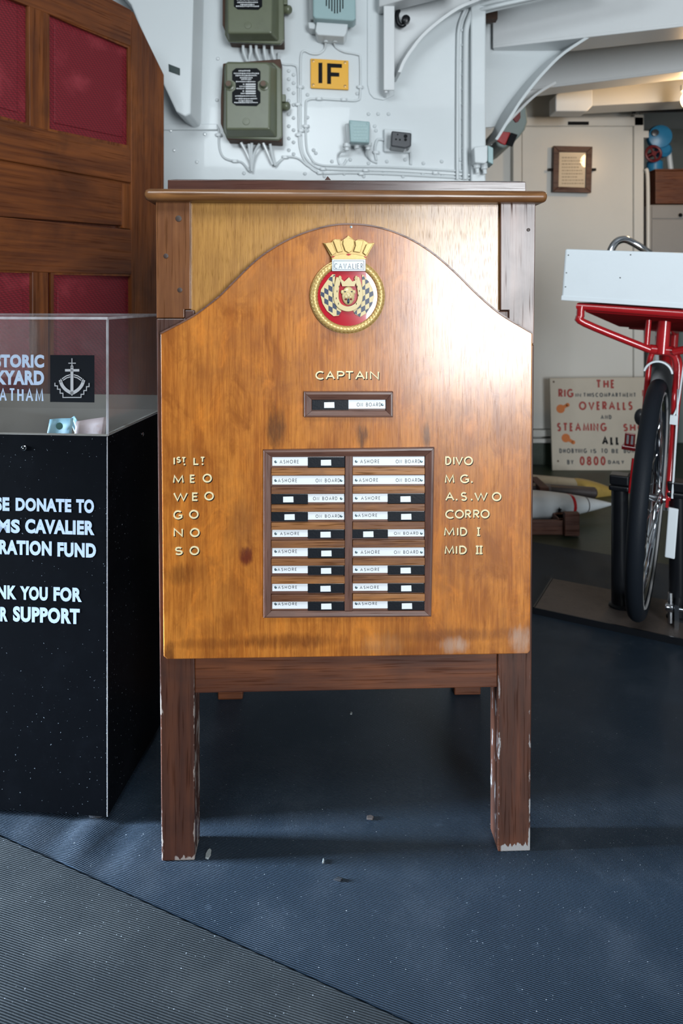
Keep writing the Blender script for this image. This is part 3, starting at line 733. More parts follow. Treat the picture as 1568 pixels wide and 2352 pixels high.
def slider(x0, x1, y0, y1, jx=0):
    s_ = obj('slider', MB().prism(P2([(x0,y0),(x1,y0),(x1,y1),(x0,y1)], PO+.003), -PO-.0036, -PO-.0016), MAT['black_plastic'], cab, bevel=.0006, local=True)
    cx_ = (x0+x1)/2+jx; cy_ = (y0+y1)/2+.6
    obj('white_tab', MB().prism(P2([(cx_-12,cy_-6.3),(cx_+11.5,cy_-6.8),(cx_+12,cy_+6.6),(cx_-12,cy_+6.8)], PO+.004), -PO-.0044, -PO-.0035), MAT['white_plastic'], s_, bevel=.0003, local=True)
LEFT = ['SR','--','SL','SL','SR','SR','SR','SR','SR']; RIGHT = ['--','--','SR','SR','SL','--','SR','SR','SR']
shl = [(1,0),(-3,0),(0,-6),(0,0),(2,0),(-3,0),(-4,0),(-3,0),(-3,0)]; shr = [(1,0),(-2,0),(3,0),(-4,0),(0,-4),(2,-4),(1,0),(0,0),(-4,0)]
for (x0_, xm, x1_), st, sh, dy in (((625,707,790.5), LEFT, shl, 0), ((810,890.5,974.5), RIGHT, shr, -.8)):
    for i, ((y0_, y1_), s_) in enumerate(zip(rows_y, st)):
        hv = (s_ != 'SL', s_ != 'SR'); plate(x0_, x1_, y0_+dy, y1_+dy, hv, sh[i], [0,0,0,0,0,-2.5,-1,-1,-3.5][i] if dy == 0 else [0,0,0,-1,0,0,0,0,-3.5][i])
        if s_ == 'SR': slider(xm, x1_+1, y0_+dy+.5, y1_+dy+3.6, random.uniform(-2,2))
        if s_ == 'SL': slider(x0_-2, xm, y0_+dy+.5, y1_+dy+3.6, random.uniform(-4,2))
plate(717, 885, 918.5, 939, (False, True), (-1, 0)); slider(716, 800, 918, 941.5, -2)
# gold letters with black block shading
def gold(name, chars):
    root = None
    m = MB(); m2 = MB(); off = PO+.001
    for c, xa_, xb_, ya_, yb_ in chars:
        a_ = F(xa_, yb_, off); b_ = F(xb_, ya_, off); ex = .0013 if c in 'I1' else 0
        wd = .0026 if (yb_-ya_) > 16 else .0022
        letter(m, c, a_[0]-ex, a_[1], b_[0]+ex, b_[1], wd, -PO-.0016, -PO)
        letter(m2, c, a_[0]-ex+.0013, a_[1]-.0017, b_[0]+ex+.0013, b_[1]-.0017, wd, -PO-.0003, -PO)
    o = obj('lettering', m, MAT['gold_leaf'], front, local=True, label=name)
    obj_s = obj('letter_shading', m2, MAT['black_plate'], front, local=True, label='black paint shading of '+name)
D_ = lambda x, y: ('.', x-1.8, x+1.8, y-1.8, y+1.8)
gold('gold word CAPTAIN', [('C',724,744,852,872),('A',747,769,852,872),('P',773.5,791,852,872),('T',792,812,852,872),('A',815,837.5,852,872),('I',840,843,852,872),('N',849,870,852,872)])
gold('gold letters 1ST LT', [('1',398.5,401.5,1049.5,1068),('S',405,415,1049,1063),('T',416.5,427,1049.5,1063),D_(423.4,1066.5),('L',444,457,1050,1068),('T',459.5,470.5,1049,1062),D_(465,1066)])
gold('gold letters MEO', [('M',397,422,1091,1110),('E',436,448,1090,1109),('O',465,486.5,1088,1108.5)])
gold('gold letters WEO', [('W',398,431,1131,1151),('E',441,455,1131,1150.5),('O',469,491,1129,1149.5)])
gold('gold letters GO', [('G',398,418,1172,1193),('O',434,456,1171,1191.5)])
gold('gold letters NO', [('N',398.5,420,1213,1233),('O',436,458.5,1212.5,1233.5)])
gold('gold letters SO', [('S',401.5,419.5,1256,1275),('O',435,457.5,1254,1275)])
gold('gold word DIVO', [('D',1022,1036,1048,1068),('I',1040.5,1043,1048,1068),('V',1045,1063,1048,1068),('O',1065,1085.5,1048,1068.5)])
gold('gold letters MG', [('M',1021,1043,1089.5,1110),('G',1056,1076,1089.5,1110),D_(1083,1107)])
gold('gold letters ASWO', [('A',1022,1043,1130,1150.5),D_(1048,1147.5),('S',1057.5,1072,1130,1150.5),D_(1082.5,1147.5),('W',1088.5,1119.5,1130,1150.5),('O',1129,1151,1130,1151)])
gold('gold word CORRO', [('C',1022,1042.5,1170.5,1191.5),('O',1044,1065,1170.5,1191),('R',1067.5,1081.5,1170.5,1190.5),('R',1086,1100.5,1170.5,1190.5),('O',1103,1124,1170,1190.5)])
gold('gold letters MID I', [('M',1019,1043.5,1211,1231),('I',1049,1052,1211,1231),('D',1056,1072.5,1211,1231),('#',1093,1103.5,1211,1231)])
gold('gold letters MID II', [('M',1020.5,1042.5,1253,1273),('I',1046.5,1049,1253,1273),('D',1054,1071.5,1253,1273),('#',1091,1100,1253,1273),('#',1099.5,1108.5,1253,1273)])
# crest
CO = PO
cr = F(798,680,CO+.01); K = 1/1268.0
crest = obj('ship_crest', MB().lathe([(84.5*K,0),(84.5*K,.006),(80*K,.008),(10*K,.008)], (cr[0],-CO+.0002,cr[1]), (0,-1,0), 64), MAT['gold_paint'], cab, smooth=True, local=True)
rope = MB(); vs = []; fs = []; NT, NP = 260, 12
for i in range(NT):
    th = 2*pi*i/NT; R_ = 75*K
    for k in range(NP):
        ph = 2*pi*k/NP; rr = 7.8*K*(1+.085*cos(3*ph-th*19*3))
        vs.append((cr[0]+(R_+rr*cos(ph))*cos(th), -CO-.008-rr*sin(ph)*.9, cr[1]+(R_+rr*cos(ph))*sin(th)))
for i in range(NT):
    for k in range(NP): fs.append((i*NP+k, i*NP+(k+1)%NP, ((i+1)%NT)*NP+(k+1)%NP, ((i+1)%NT)*NP+k))
obj('rope_border', rope.add(vs, fs), MAT['gold_paint'], crest, smooth=True, local=True)
obj('red_field', MB().lathe([(67*K,0),(67*K,.0012),(40*K,.003)], (cr[0],-CO-.0078,cr[1]), (0,-1,0), 48), MAT['crest_red'], crest, smooth=True, local=True)
YF = -CO-.0105
def Z(px, py): return (680+px/6.533, 500+py/6.533)      # from the enlarged view of the crest
def C2(pts, off=.012+.012): return [F(*Z(x,y), off) for x, y in pts]
def checks(poly, flip):
    """chequered drape: navy and cream lozenges cut to an outline"""
    pts = C2(poly); navy = MB(); cream = MB()
    cream.prism(pts, YF-.0022, YF+.002)
    import itertools
    xs = [p[0] for p in pts]; zs = [p[1] for p in pts]
    def inside(x, z):
        r_ = False; j = len(pts)-1
        for i in range(len(pts)):
            if (pts[i][1] > z) != (pts[j][1] > z) and x < (pts[j][0]-pts[i][0])*(z-pts[i][1])/(pts[j][1]-pts[i][1])+pts[i][0]: r_ = not r_
            j = i
        return r_
    cw, ch = 9.2*K, 11.5*K; sl = (-.55 if flip else .55)
    nx = int((max(xs)-min(xs))/cw)+2; nz = int((max(zs)-min(zs))/ch)+8
    for i in range(nx):
        for j in range(-4, nz):
            if (i+j) % 2: continue
            qx = min(xs)+i*cw; qz = min(zs)+j*ch-sl*i*cw
            q = [(qx,qz),(qx+cw,qz-sl*cw),(qx+cw,qz+ch-sl*cw),(qx,qz+ch)]
            cx_ = sum(p[0] for p in q)/4; cz_ = sum(p[1] for p in q)/4
            ins = [p for p in q if inside(*p)]
            if len(ins) == 4: navy.prism(q, YF-.0026, YF-.0021)
            elif inside(cx_, cz_):
                out = []
                for p in q:
                    t = 1.0
                    while t > 0 and not inside(cx_+(p[0]-cx_)*t, cz_+(p[1]-cz_)*t): t -= .1
                    out.append((cx_+(p[0]-cx_)*t, cz_+(p[1]-cz_)*t))
                navy.prism(out, YF-.0026, YF-.0021)
    o = obj('chequered_drape', cream, MAT['cream_enamel'], crest, bevel=.0005, local=True)
    v = MB(); v.v = navy.v; v.f = navy.f; v.m = navy.m
    mm = obj('navy_checks', navy, MAT['navy'], crest, local=True)
checks([(540,850),(585,850),(575,1100),(580,1250),(640,1350),(680,1400),(640,1470),(560,1480),(460,1400),(395,1290),(360,1150),(370,1080),(420,1000),(470,930)], False)
checks([(985,850),(1020,870),(1090,960),(1150,1080),(1170,1180),(1140,1300),(1050,1440),(960,1490),(880,1450),(850,1390),(960,1280),(990,1150)], True)
hs = [(640,900),(615,1000),(598,1120),(605,1240),(660,1330),(777,1370),(890,1330),(950,1240),(958,1120),(935,1000),(905,900)]
m = MB(); m.ribbon([(p.x,p.y) for p in smooth_path([Vector((*q,0)) for q in C2(hs)], 5)], 11.5*K, YF-.0060, YF)
for x, y in ((655,930),(900,930)):
    c_ = C2([(x,y-20)])[0]; m.ball((c_[0], YF-.004, c_[1]), 4*K, .003, 6*K)
obj('horseshoe', m, MAT['cream_enamel'], crest, bevel=.0009, local=True)
m = MB()
for x, y in ((643,1035),(612,1105),(600,1210),(632,1290),(912,1035),(945,1100),(930,1165),(900,1290)):
    c_ = C2([(x,y)])[0]; m.box(c_[0]-.0005, c_[0]+.0005, YF-.0064, YF-.0058, c_[1]-.0016, c_[1]+.0016)
obj('nail_slots', m, MAT['black_plate'], crest, local=True)
hc = C2([(780,1170)])[0]
m = MB(); m.ball((hc[0], YF-.003, hc[1]), 14.5*K, .007, 21*K, 18, 12); m.ball((hc[0], YF-.009, hc[1]+1*K), 6*K, .0035, 7*K)
m.ball((hc[0]-4.5*K, YF-.009, hc[1]-3*K), 4.5*K, .0028, 4*K); m.ball((hc[0]+4.5*K, YF-.009, hc[1]-3*K), 4.5*K, .0028, 4*K)
m.ball((hc[0]-13*K, YF-.004, hc[1]+8*K), 4*K, .003, 5*K); m.ball((hc[0]+13*K, YF-.004, hc[1]+8*K), 4*K, .003, 5*K)
m.prism(C2([(690,1030),(650,900),(720,960),(790,895),(840,960),(915,930),(870,1030)]), YF-.007, YF-.001)
obj('lion_head', m, MAT['cream_enamel'], crest, smooth=True, local=True)
m = MB()
for sx in (-1, 1): m.ball((hc[0]+sx*7.5*K, YF-.0088, hc[1]+13*K-4*K), 2.2*K, .0016, 1.3*K)
m.ball((hc[0], YF-.0098, hc[1]-12*K), 2.6*K, .002, 6*K)
obj('eyes_and_beard', m, MAT['navy'], crest, smooth=True, local=True)
m = MB(); m.ball((hc[0]-5.5*K, YF-.0088, hc[1]-8*K), 3*K, .002, 2.2*K).ball((hc[0]+5.5*K, YF-.0088, hc[1]-8*K), 3*K, .002, 2.2*K)
obj('red_mouth', m, MAT['dark_red'], crest, smooth=True, local=True)
np_ = F(762,623,.024)+F(839,596,.024)
npl = obj('crest_nameplate', MB().box(np_[0], np_[2], -.0285, -CO, np_[1], np_[3]), MAT['silver_plate'], crest, bevel=.0008, local=True)
m = MB(); x0_, z0_, x1_, z1_ = np_[0]+.003, np_[1]+.003, np_[2]-.003, np_[3]-.003
m.ribbon([(x0_,z0_),(x1_,z0_),(x1_,z1_),(x0_,z1_)], .0007, -.0288, -.0280, True)
a_ = F(767.5,617.5,.028); b_ = F(833,605,.028); line(m, 'CAVALIER', a_[0], a_[1], b_[0], b_[1], .0009, -.0288, -.0280, .34)
obj('crest_lettering', m, MAT['lettering_dark'], crest, local=True)
# crown: jewelled band, sails and sterns in relief
m = MB(); YC = -.024
m.prism(C2([(525,600),(575,575),(680,550),(790,542),(900,550),(1010,575),(1060,600),(1040,630),(540,630)]), YC-.003, -CO)
m.prism(C2([(405,370),(440,380),(480,372),(530,370),(560,330),(590,318),(660,320),(680,350),(715,320),(760,290),(785,262),(820,290),(860,320),(890,345),(930,322),(1000,325),(1040,345),(1090,378),(1130,375),(1185,372),(1060,590),(790,545),(525,590)]), YC+.003, -CO)
for pts in ([(555,350),(600,330),(660,335),(670,420),(700,510),(620,525)], [(880,350),(920,335),(1010,345),(960,525),(860,510),(890,420)], [(705,330),(785,300),(862,330),(870,400),(840,500),(790,530),(735,500),(700,400)],
            [(425,385),(520,385),(545,400),(600,530),(540,570)], [(1160,385),(1090,390),(1055,400),(1000,530),(1050,570)]):
    m.prism(C2(pts), YC-.0028, YC+.004)
obj('crown', m, MAT['gold_paint'], crest, bevel=.0009, local=True, seg=2)
m = MB(); m.prism(C2([(745,555),(785,540),(825,555),(785,572)]), YC-.0042, YC).prism(C2([(530,582),(585,578),(545,606)]), YC-.0042, YC).prism(C2([(1012,580),(1058,590),(1040,608)]), YC-.0042, YC)
obj('jewels', m, MAT['crest_red'], crest, local=True)
# cross screw heads on the veneer near the top edge
c_ = F(806,521,PO); obj('screw', MB().lathe([(.0022,0),(.0022,.0005),(.001,.0007)], (c_[0],-PO,c_[1]), (0,-1,0), 10), MAT['screw'], cab, local=True)

# ------------------------------------------------------------------ donation box
DC = WF(247,1893); DA = radians(-5)
box = thing('donation_box', 'black donation box with clear acrylic top and white lettering', 'donation box', (DC[0], DC[1], 0), (0,0,DA))
B = on_plane(box)
DW, DD = .46, .33
zt_ = B(245,1003)[1]; zl = B(245,728)[1]
m = MB().box(-DW, 0, 0, DD, .014, zt_)
# open well in the top of the plinth
wl = .005
m = MB(); m.box(-DW,0,0,wl,.014,zt_).box(-DW,0,DD-wl,DD,.014,zt_).box(-DW,-DW+wl,wl,DD-wl,.014,zt_).box(-wl,0,wl,DD-wl,.014,zt_).box(-DW+wl,-wl,wl,DD-wl,.02,zt_-.16)
plinth = obj('plinth', m, MAT['box_black'], box, local=True)
m = MB(); e = .0012
m.tube([(-.0005,-.0003,.015),(-.0005,-.0003,zt_)], .0009, 6)
obj('edge_strip', m, MAT['acrylic_edge'], plinth, local=True)
for fx, fy in ((-.03,.012),(-.03,DD-.05),(-DW+.03,.012),(-DW+.03,DD-.05)):
    obj('foot', MB().lathe([(.019,-.014),(.022,-.004),(.021,.001)], (fx,fy+.016,.014), (0,0,1), 18), MAT['bakelite'], box, smooth=True, local=True)
# beige funnel lining inside the well
m = MB()
def quad(a,b_,c_,d_,t=(0,0,-.003)):
    T = Vector(t); p = [Vector(q) for q in (a,b_,c_,d_)]; m.hexa([tuple(q) for q in p]+[tuple(q+T) for q in p])
zi = zt_+.004; zf = zt_-.09
quad((-DW+.002,.004,zi),(-.002,.004,zi),(-.07,.07,zf),(-DW+.07,.07,zf)); quad((-.002,.004,zi),(-.002,DD-.004,zi),(-.07,DD-.07,zf),(-.07,.07,zf))
quad((-DW+.002,DD-.004,zi),(-.002,DD-.004,zi),(-.07,DD-.07,zf),(-DW+.07,DD-.07,zf)); quad((-DW+.002,.004,zi),(-DW+.002,DD-.004,zi),(-DW+.07,DD-.07,zf),(-DW+.07,.07,zf))
quad((-DW+.07,.07,zf),(-.07,.07,zf),(-.07,DD-.07,zf),(-DW+.07,DD-.07,zf))
m.box(-DW+.002,-.002,DD-.006,DD-.003,zt_,zt_+.035)
obj('lining', m, MAT['beige_lining'], box, local=True)
# acrylic hood
tk = .005; z0h, z1h = zt_+.001, zl
def pane(name, x0, x1, y0, y1, z0, z1):
    mm = MB(); dims = (x1-x0, y1-y0, z1-z0); thin = dims.index(min(dims))
    mm.box(x0,x1,y0,y1,z0,z1); o_ = []
    for fc in mm.f:
        c3 = [sum(mm.v[i][a] for i in fc)/4 for a in range(3)]; lo = (x0,y0,z0)[thin]; hi = (x1,y1,z1)[thin]
        o_.append(0 if abs(c3[thin]-lo) < 1e-6 or abs(c3[thin]-hi) < 1e-6 else 1)
    mm.m = o_
    return obj(name, mm, [MAT['acrylic'], MAT['acrylic_edge']], box, local=True)
fp = pane('front_pane', -DW, 0, 0, tk, z0h, z1h-tk); pane('back_pane', -DW, 0, DD-tk, DD, z0h, z1h-tk)
pane('side_pane', -tk, 0, tk, DD-tk, z0h, z1h-tk); pane('side_pane', -DW, -DW+tk, tk, DD-tk, z0h, z1h-tk); pane('top_pane', -DW, 0, 0, DD, z1h-tk, z1h)
def dtext(parent, words, mat, y=-.0004, light=False):
    for t, x0, y0, x1, y1 in words:
        m = MB(); a_ = B(x0, y1); b_ = B(x1, y0)
        if light: line(m, t, a_[0], a_[1], b_[0], b_[1], .0036, y, y+.0003, .22)
        else: typeset(m, t, a_[0], B(x1,y1)[1], b_[0], B(x1,y0)[1], y, y, .052)
        obj('lettering', m, mat, parent, local=True, label='pale lettering '+t)
dtext(fp, [('HISTORIC', -44,814.5,101.5,845), ('DOCKYARD',-86,851,101.5,885)], MAT['lettering_pale'])
dtext(fp, [('CHATHAM', -42,892.5,100,921.5)], MAT['lettering_pale'], light=True)
dtext(plinth, [('PLEASE',-84,1142,22,1174),('DONATE',36,1146,164,1177),('TO',175,1147,216,1179),
    ('HMS',-40,1193,46,1225),('CAVALIER',58,1196,217,1229.5),('RESTORATION',-100,1243,119,1277),('FUND',132,1248,220.5,1281.5),
    ('THANK',-66,1345,38,1377),('YOU',46,1348,110,1380),('FOR',123,1350,188,1383),('YOUR',-60,1394,18,1428),('SUPPORT',30,1398,183.5,1434)], MAT['lettering_pale'])
a_ = B(115.5,923); b_ = B(217,816)
lg = obj('logo_panel', MB().box(a_[0], b_[0], -.0008, -.0001, a_[1], b_[1]), MAT['black_plate'], fp, local=True)
m = MB()
def LG(x, y): return B(x/3.92, 680+y/3.92)
def LR(pts, w, closed=False): m.ribbon([LG(*p) for p in pts], w*.81e-3/3.92*1.02, -.0013, -.0009, closed)
LR([(650,560),(650,640)], 8); LR([(618,604),(685,604)], 8); LR([(588,668),(716,668)], 22); LR([(650,632),(650,880)], 27)
m.lathe([(.0030,0),(.0030,.0004)], (LG(650,636)[0],-.0009,LG(650,636)[1]), (0,-1,0), 14)
arcp = [(545,755),(560,800),(590,838),(625,862),(650,872),(676,862),(710,838),(740,800),(756,755)]; LR([tuple(q)[:2] for q in smooth_path([Vector((*p,0)) for p in arcp],4)], 30)
for sx in (-1, 1): m.prism([LG(650+sx*113,782),LG(650+sx*103,742),LG(650+sx*88,776)], -.0013, -.0009)
m.prism([LG(628,868),LG(672,868),LG(650,898)], -.0013, -.0009)
LR([(560,745),(600,718),(634,708)], 9); LR([(570,758),(605,735),(634,727)], 9); LR([(742,745),(702,718),(668,708)], 9); LR([(732,758),(697,735),(668,727)], 9)
LR([(497,780),(497,808),(520,808),(520,838),(544,838),(544,874),(569,874),(569,912),(732,912),(732,884),(757,884),(757,850),(781,850),(781,815),(804,815),(804,783)], 8)
obj('anchor_emblem', m, MAT['silver_print'], fp, local=True)
for px, py in ((55,1029),): 
    c_ = B(px,py); obj('screw', MB().lathe([(.0052,0),(.0052,.0008),(.0040,.0018),(.0018,.0018),(.0018,.0008)], (c_[0],0,c_[1]), (0,-1,0), 16), MAT['chrome'], plinth, smooth=True, local=True)
obj('screw', MB().lathe([(.0042,0),(.0042,.0008),(.0030,.0016)], (0,.18,zt_-.03), (1,0,0), 14), MAT['chrome'], plinth, smooth=True, local=True)
# banknotes in the well
def local_pts(px, py, y):
    f_ = B(px, py, -y); return f_
def note(name, quadpx, y, mat, label, extra=None, tilt=.02):
    pts = [local_pts(x, yy, y) for x, yy in quadpx]
    M_ = FRAME[box.name]
    mm = MB(); n_ = 8; vs = []; fs = []
    for j in range(5):
        for i in range(n_+1):
            u, v = i/n_, j/4
            x = (pts[0][0]*(1-u)+pts[1][0]*u)*(1-v)+(pts[3][0]*(1-u)+pts[2][0]*u)*v
            z = (pts[0][1]*(1-u)+pts[1][1]*u)*(1-v)+(pts[3][1]*(1-u)+pts[2][1]*u)*v
            vs.append(M_ @ Vector((x, y+tilt*(1-v)+.004*sin(u*5), z)))
    for j in range(4):
        for i in range(n_): a_ = j*(n_+1)+i; fs.append((a_,a_+1,a_+n_+2,a_+n_+1))
    o_ = obj(name, mm.add(vs, fs), mat, smooth=True); tag(o_, label, 'banknote', 'banknotes in the donation box')
    sl = o_.modifiers.new('thick', 'SOLIDIFY'); sl.thickness = .0006
    return o_
nt_ = note('banknote', [(103,967),(160,963),(163,1020),(103,1020)], .10, MAT['note_teal'], 'pale teal banknote with shiny round foil patch in the donation box')
M_ = FRAME[box.name]; c_ = local_pts(141,977,.10-.002+.016); 
mm = MB(); mm.lathe([(.0075,0),(.0075,.0006)], M_ @ Vector((c_[0], .10+.006, c_[1])), M_.to_3x3() @ Vector((0,-1,0)), 18)
obj('foil_patch', mm, MAT['foil'], nt_)
note('banknote', [(164,972),(238,960),(240,1010),(168,1018)], .085, MAT['note_brown'], 'pinkish brown banknote leaning beside the teal banknote in the donation box')
note('banknote', [(148,966),(162,958),(182,968),(176,1005)], .125, MAT['note_teal'], 'folded pale banknote standing behind the other two banknotes')

# ------------------------------------------------------------------ wooden screen on the left
e0 = W(0,700,1.87); e1 = W(375,700,2.35)
SA = math.atan2(e1[1]-e0[1], e1[0]-e0[0])
scr = thing('wooden_screen', 'tall dark wooden screen with red cloth panels behind the donation box', 'wooden screen', (e1[0], e1[1], 0), (0,0,SA))
Q = on_plane(scr)
def Q2(pts, off=0): return [Q(x, y, off) for x, y in pts]
SO = MAT['screen_h']; 
MAT['screen_hx'] = wood('dark_mahogany_board', (.18,.052,.012), (.065,.017,.006), 'X', .36, .15, .6, .5, pores=.4, bumpy=.25, streak=1.6)
ext_l = -260
def sp(name, pts, y0, y1, mat, **k): return obj(name, MB().prism(Q2(pts, -y0), y0, y1), mat, scr, bevel=.002, local=True, **k)
# outer stile with its cut-off corner
bot = Q(375,1700)
poly = Q2([(300,48),(300,28),(306,26),(377,172),(377,414)])+[(Q(378,700)[0], .0), (Q(304,700)[0], .0)]
obj('stile', MB().prism(poly, 0, .04), MAT['screen_v'], scr, bevel=.003, local=True)
sp('top_rail', [(112,32),(300,106),(303,24),(205,-30),(-40,-130),(ext_l,-215),(ext_l,-110),(0,-12)], .001, .038, MAT['screen_hx'])
sp('mullion', [(66,-10),(111,12),(111,300),(68,290)], .002, .038, MAT['screen_v'])
sp('rail', [(ext_l,198),(0,272),(68,288),(112,300),(300,342),(303,420),(0,366),(ext_l,300)], .001, .038, MAT['screen_hx'])
sp('centre_board', [(ext_l,301),(0,367),(303,421),(306,516),(282,518),(0,497),(ext_l,478)], .010, .036, MAT['screen_hx'])
sp('joint_block', [(282,421),(306,425),(306,528),(282,524)], .004, .03, MAT['screen_v'])
sp('rail', [(ext_l,480),(0,498),(304,528),(304,630),(113,626),(0,622),(ext_l,614)], .001, .038, MAT['screen_hx'])
zlow = .12
poly = Q2([(75,624),(112,626)])+[(Q(114,700)[0], zlow), (Q(76,700)[0], zlow)]
obj('mullion', MB().prism(poly, .002, .038), MAT['screen_v'], scr, bevel=.002, local=True)
xl = Q(ext_l,700)[0]; xr = Q(304,700)[0]
obj('rail', MB().prism([(xl,0),(xr,0),(xr,zlow+.02),(xl,zlow+.02)], .001, .038), MAT['screen_hx'], scr, bevel=.002, local=True)
def panel(pts, y=.016):
    p = obj('cloth_panel', MB().prism(Q2(pts, -y), y, y+.006), MAT['red_cloth'], scr, local=True)
    # raised beading round the panel
    c = (sum(q[0] for q in pts)/len(pts), sum(q[1] for q in pts)/len(pts))
    qq = Q2(pts, -.004); obj('beading', MB().ribbon(qq, .010, .004, .012, True), MAT['screen_v'], p, local=True)
    ins = [(x+(c[0]-x)*.16, yy+(c[1]-yy)*.16) for x, yy in pts]
    obj('padded_field', MB().prism(Q2(ins, -(y-.003)), y-.003, y), MAT['red_cloth'], p, bevel=.003, local=True)
panel([(110,28),(297,108),(297,338),(110,299)]); panel([(ext_l,-95),(66,0),(66,288),(ext_l,200)])
pb = Q(0,1500)
def panel_low(xa_, xb_, ya_, yb_):
    a_, b_ = Q(xa_,ya_,-.016), Q(xb_,yb_,-.016)
    pts = [a_, b_, (b_[0],zlow+.02), (a_[0],zlow+.02)]
    p = obj('cloth_panel', MB().prism(pts, .016, .022), MAT['red_cloth'], scr, local=True)
    obj('beading', MB().ribbon(pts, .010, .004, .012, True), MAT['screen_v'], p, local=True)
    c = (sum(q[0] for q in pts)/4, sum(q[1] for q in pts)/4)
    obj('padded_field', MB().prism([(x+(c[0]-x)*.16, z-.05*(1 if z > c[1] else -1)) for x, z in pts], .013, .016), MAT['red_cloth'], p, bevel=.003, local=True)
panel_low(114,302,627,631); panel_low(ext_l,74,612,624)
obj('back_board', MB().prism(Q2([(ext_l,-200),(200,-25),(300,30),(374,174),(376,420)], -.034)+[(Q(376,700,-.034)[0],.01),(xl,.01)], .034, .042), MAT['side'], scr, local=True)

# ------------------------------------------------------------------ switchgear on the bulkhead
def wpoly(pts, d): return [(W(x,y,d)[0], W(x,y,d)[2]) for x, y in pts]
def fuse_box(label, dx, dy, knobs=True):
    base = W(583+dx, 335+dy, WY)
    r_ = thing('fuse_box', label, 'fuse box', (base[0], WY, base[2]), group='green fuse boxes')
    S = lambda pts, d: wpoly([(x+dx, y+dy) for x, y in pts], d)
    obj('back_box', MB().prism(S([(519,160),(648,150),(650,336),(528,330),(514,295),(514,240)], WY-.001), WY-.075, WY), MAT['rust'], r_, bevel=.004)
    yfl = WY-.09
    obj('flange', MB().prism(S([(514,152),(522,141),(628,143),(646,158),(648,312),(640,322),(520,316),(512,300)], yfl), yfl, yfl+.018), MAT['fuse_green'], r_, bevel=.004)
    # domed cover: sloped sides between the flange and the front face
    y1_ = WY-.145; a_ = S([(518,146),(624,144),(637,156),(637,316),(520,316)], yfl); b_ = S([(518,143),(612,143),(621,150),(619,297),(518,297)], y1_)
    n_ = 5; vs = [(x,yfl,z) for x, z in a_]+[(x,y1_,z) for x, z in b_]
    fs = [tuple(range(n_-1,-1,-1)), tuple(range(n_,2*n_))]+[(i,(i+1)%n_,n_+(i+1)%n_,n_+i) for i in range(n_)]
    cover = obj('cover', MB().add(vs, fs), MAT['fuse_green'], r_, bevel=.006)
    c_ = W(565+dx, 279+dy, y1_); obj('boss', MB().lathe([(.0135,0),(.0125,.002),(.002,.0025)], (c_[0],y1_,c_[2]), (0,-1,0), 20), MAT['fuse_green'], cover, smooth=True)
    pp = S([(542,157),(590,157),(598,164),(598,184),(592,188),(592,206),(598,212),(598,236),(589,244),(542,243),(533,236),(533,212),(541,205),(541,190),(533,184),(533,164)], y1_)
    pl_ = obj('data_plate', MB().prism(pp, y1_-.002, y1_), MAT['black_plate'], r_)
    mm = MB()
    rows = [(163,548,576),(169,537,596),(174,541,590),(179,551,580),(183,554,579),(188,542,588),(194,558,587),(199,550,587),(204,543,587),(210,557,587),(215,553,587),(221,540,588),(227,541,590),(232,548,580),(236,538,592)]
    for k, (y, xa_, xb_) in enumerate(rows):
        p0 = W(xa_+dx, y+1.6+dy, y1_); p1_ = W(xb_+dx, y-1.6+dy, y1_)
        if 6 <= k <= 10:
            p2_ = W(564+dx, y+1.6+dy, y1_); mm.box(p2_[0], p1_[0], y1_-.0026, y1_-.0019, p0[2], p1_[2])
            p1_ = (p2_[0]-.002, 0, p1_[2])
        x = p0[0]
        while x < p1_[0]-.002:        # worn rows of engraved characters
            w_ = random.uniform(.003,.006); mm.box(x, min(x+w_, p1_[0]), y1_-.0026, y1_-.0019, p0[2]+random.uniform(0,.0012), p1_[2]-random.uniform(0,.0012)); x += w_+.0016
    obj('engraving', mm, MAT['lettering_white'], pl_)
    for kx in (527, 606):
        c_ = W(kx+dx, 197+dy, y1_)
        kb = obj('knob', MB().lathe([(.018,0),(.018,.004),(.012,.006),(.012,.024),(.010,.027)], (c_[0],y1_,c_[2]), (0,-1,0), 20), MAT['fuse_green'], r_, smooth=True)
        obj('knob_slot', MB().lathe([(.0098,.0272),(.0098,.0285)], (c_[0],y1_,c_[2]), (0,-1,0), 16), MAT['copper'], kb)
    c_ = W(650+dx, 243+dy, WY-.04); lug = MB().lathe([(.017,0),(.017,.02),(.012,.026)], (c_[0],c_[1],c_[2]), (.9,-.35,-.2), 18)
    lug.box(c_[0]-.035, c_[0]+.012, WY-.075, WY-.05, c_[2]+.006, c_[2]+.034)
    obj('hinge_lug', lug, MAT['fuse_green'], r_, bevel=.002, smooth=True)
    return r_
fuse_box('lower sage-green fuse box left of the yellow IF sign', 0, 0)
fuse_box('upper sage-green fuse box partly cut off by the top of the photo', 4, -221)

def cable(label, pxs, d=WY-.006, r=.0042, clips=(), group='white painted cables on the bulkhead', n=5):
    pts = smooth_path([W(p[0], p[1], p[2] if len(p) > 2 else d) for p in pxs], n)
    o_ = obj('cable', MB().tube(pts, r, 8), MAT['cable_white'], smooth=True); tag(o_, label, 'cable', group)
    for px, py in clips:
        c_ = W(px, py, d); obj('clip', MB().box(c_[0]-.012, c_[0]+.012, WY-.012, WY, c_[2]-.006, c_[2]+.006).ball((c_[0]-.010,WY-.012,c_[2]),.004).ball((c_[0]+.010,WY-.012,c_[2]),.004), MAT['cable_white'], o_, bevel=.002)
    return o_
cable('white cable looping left from the loudspeaker and down beside the IF sign', [(748,92,WY-.03),(745,112),(732,123),(714,123),(699,117),(691,128),(690,180),(690,260),(692,330),(702,362),(726,384),(760,389),(900,392),(1080,402)], clips=[(690,200),(692,300),(742,388),(840,391),(1000,397)])
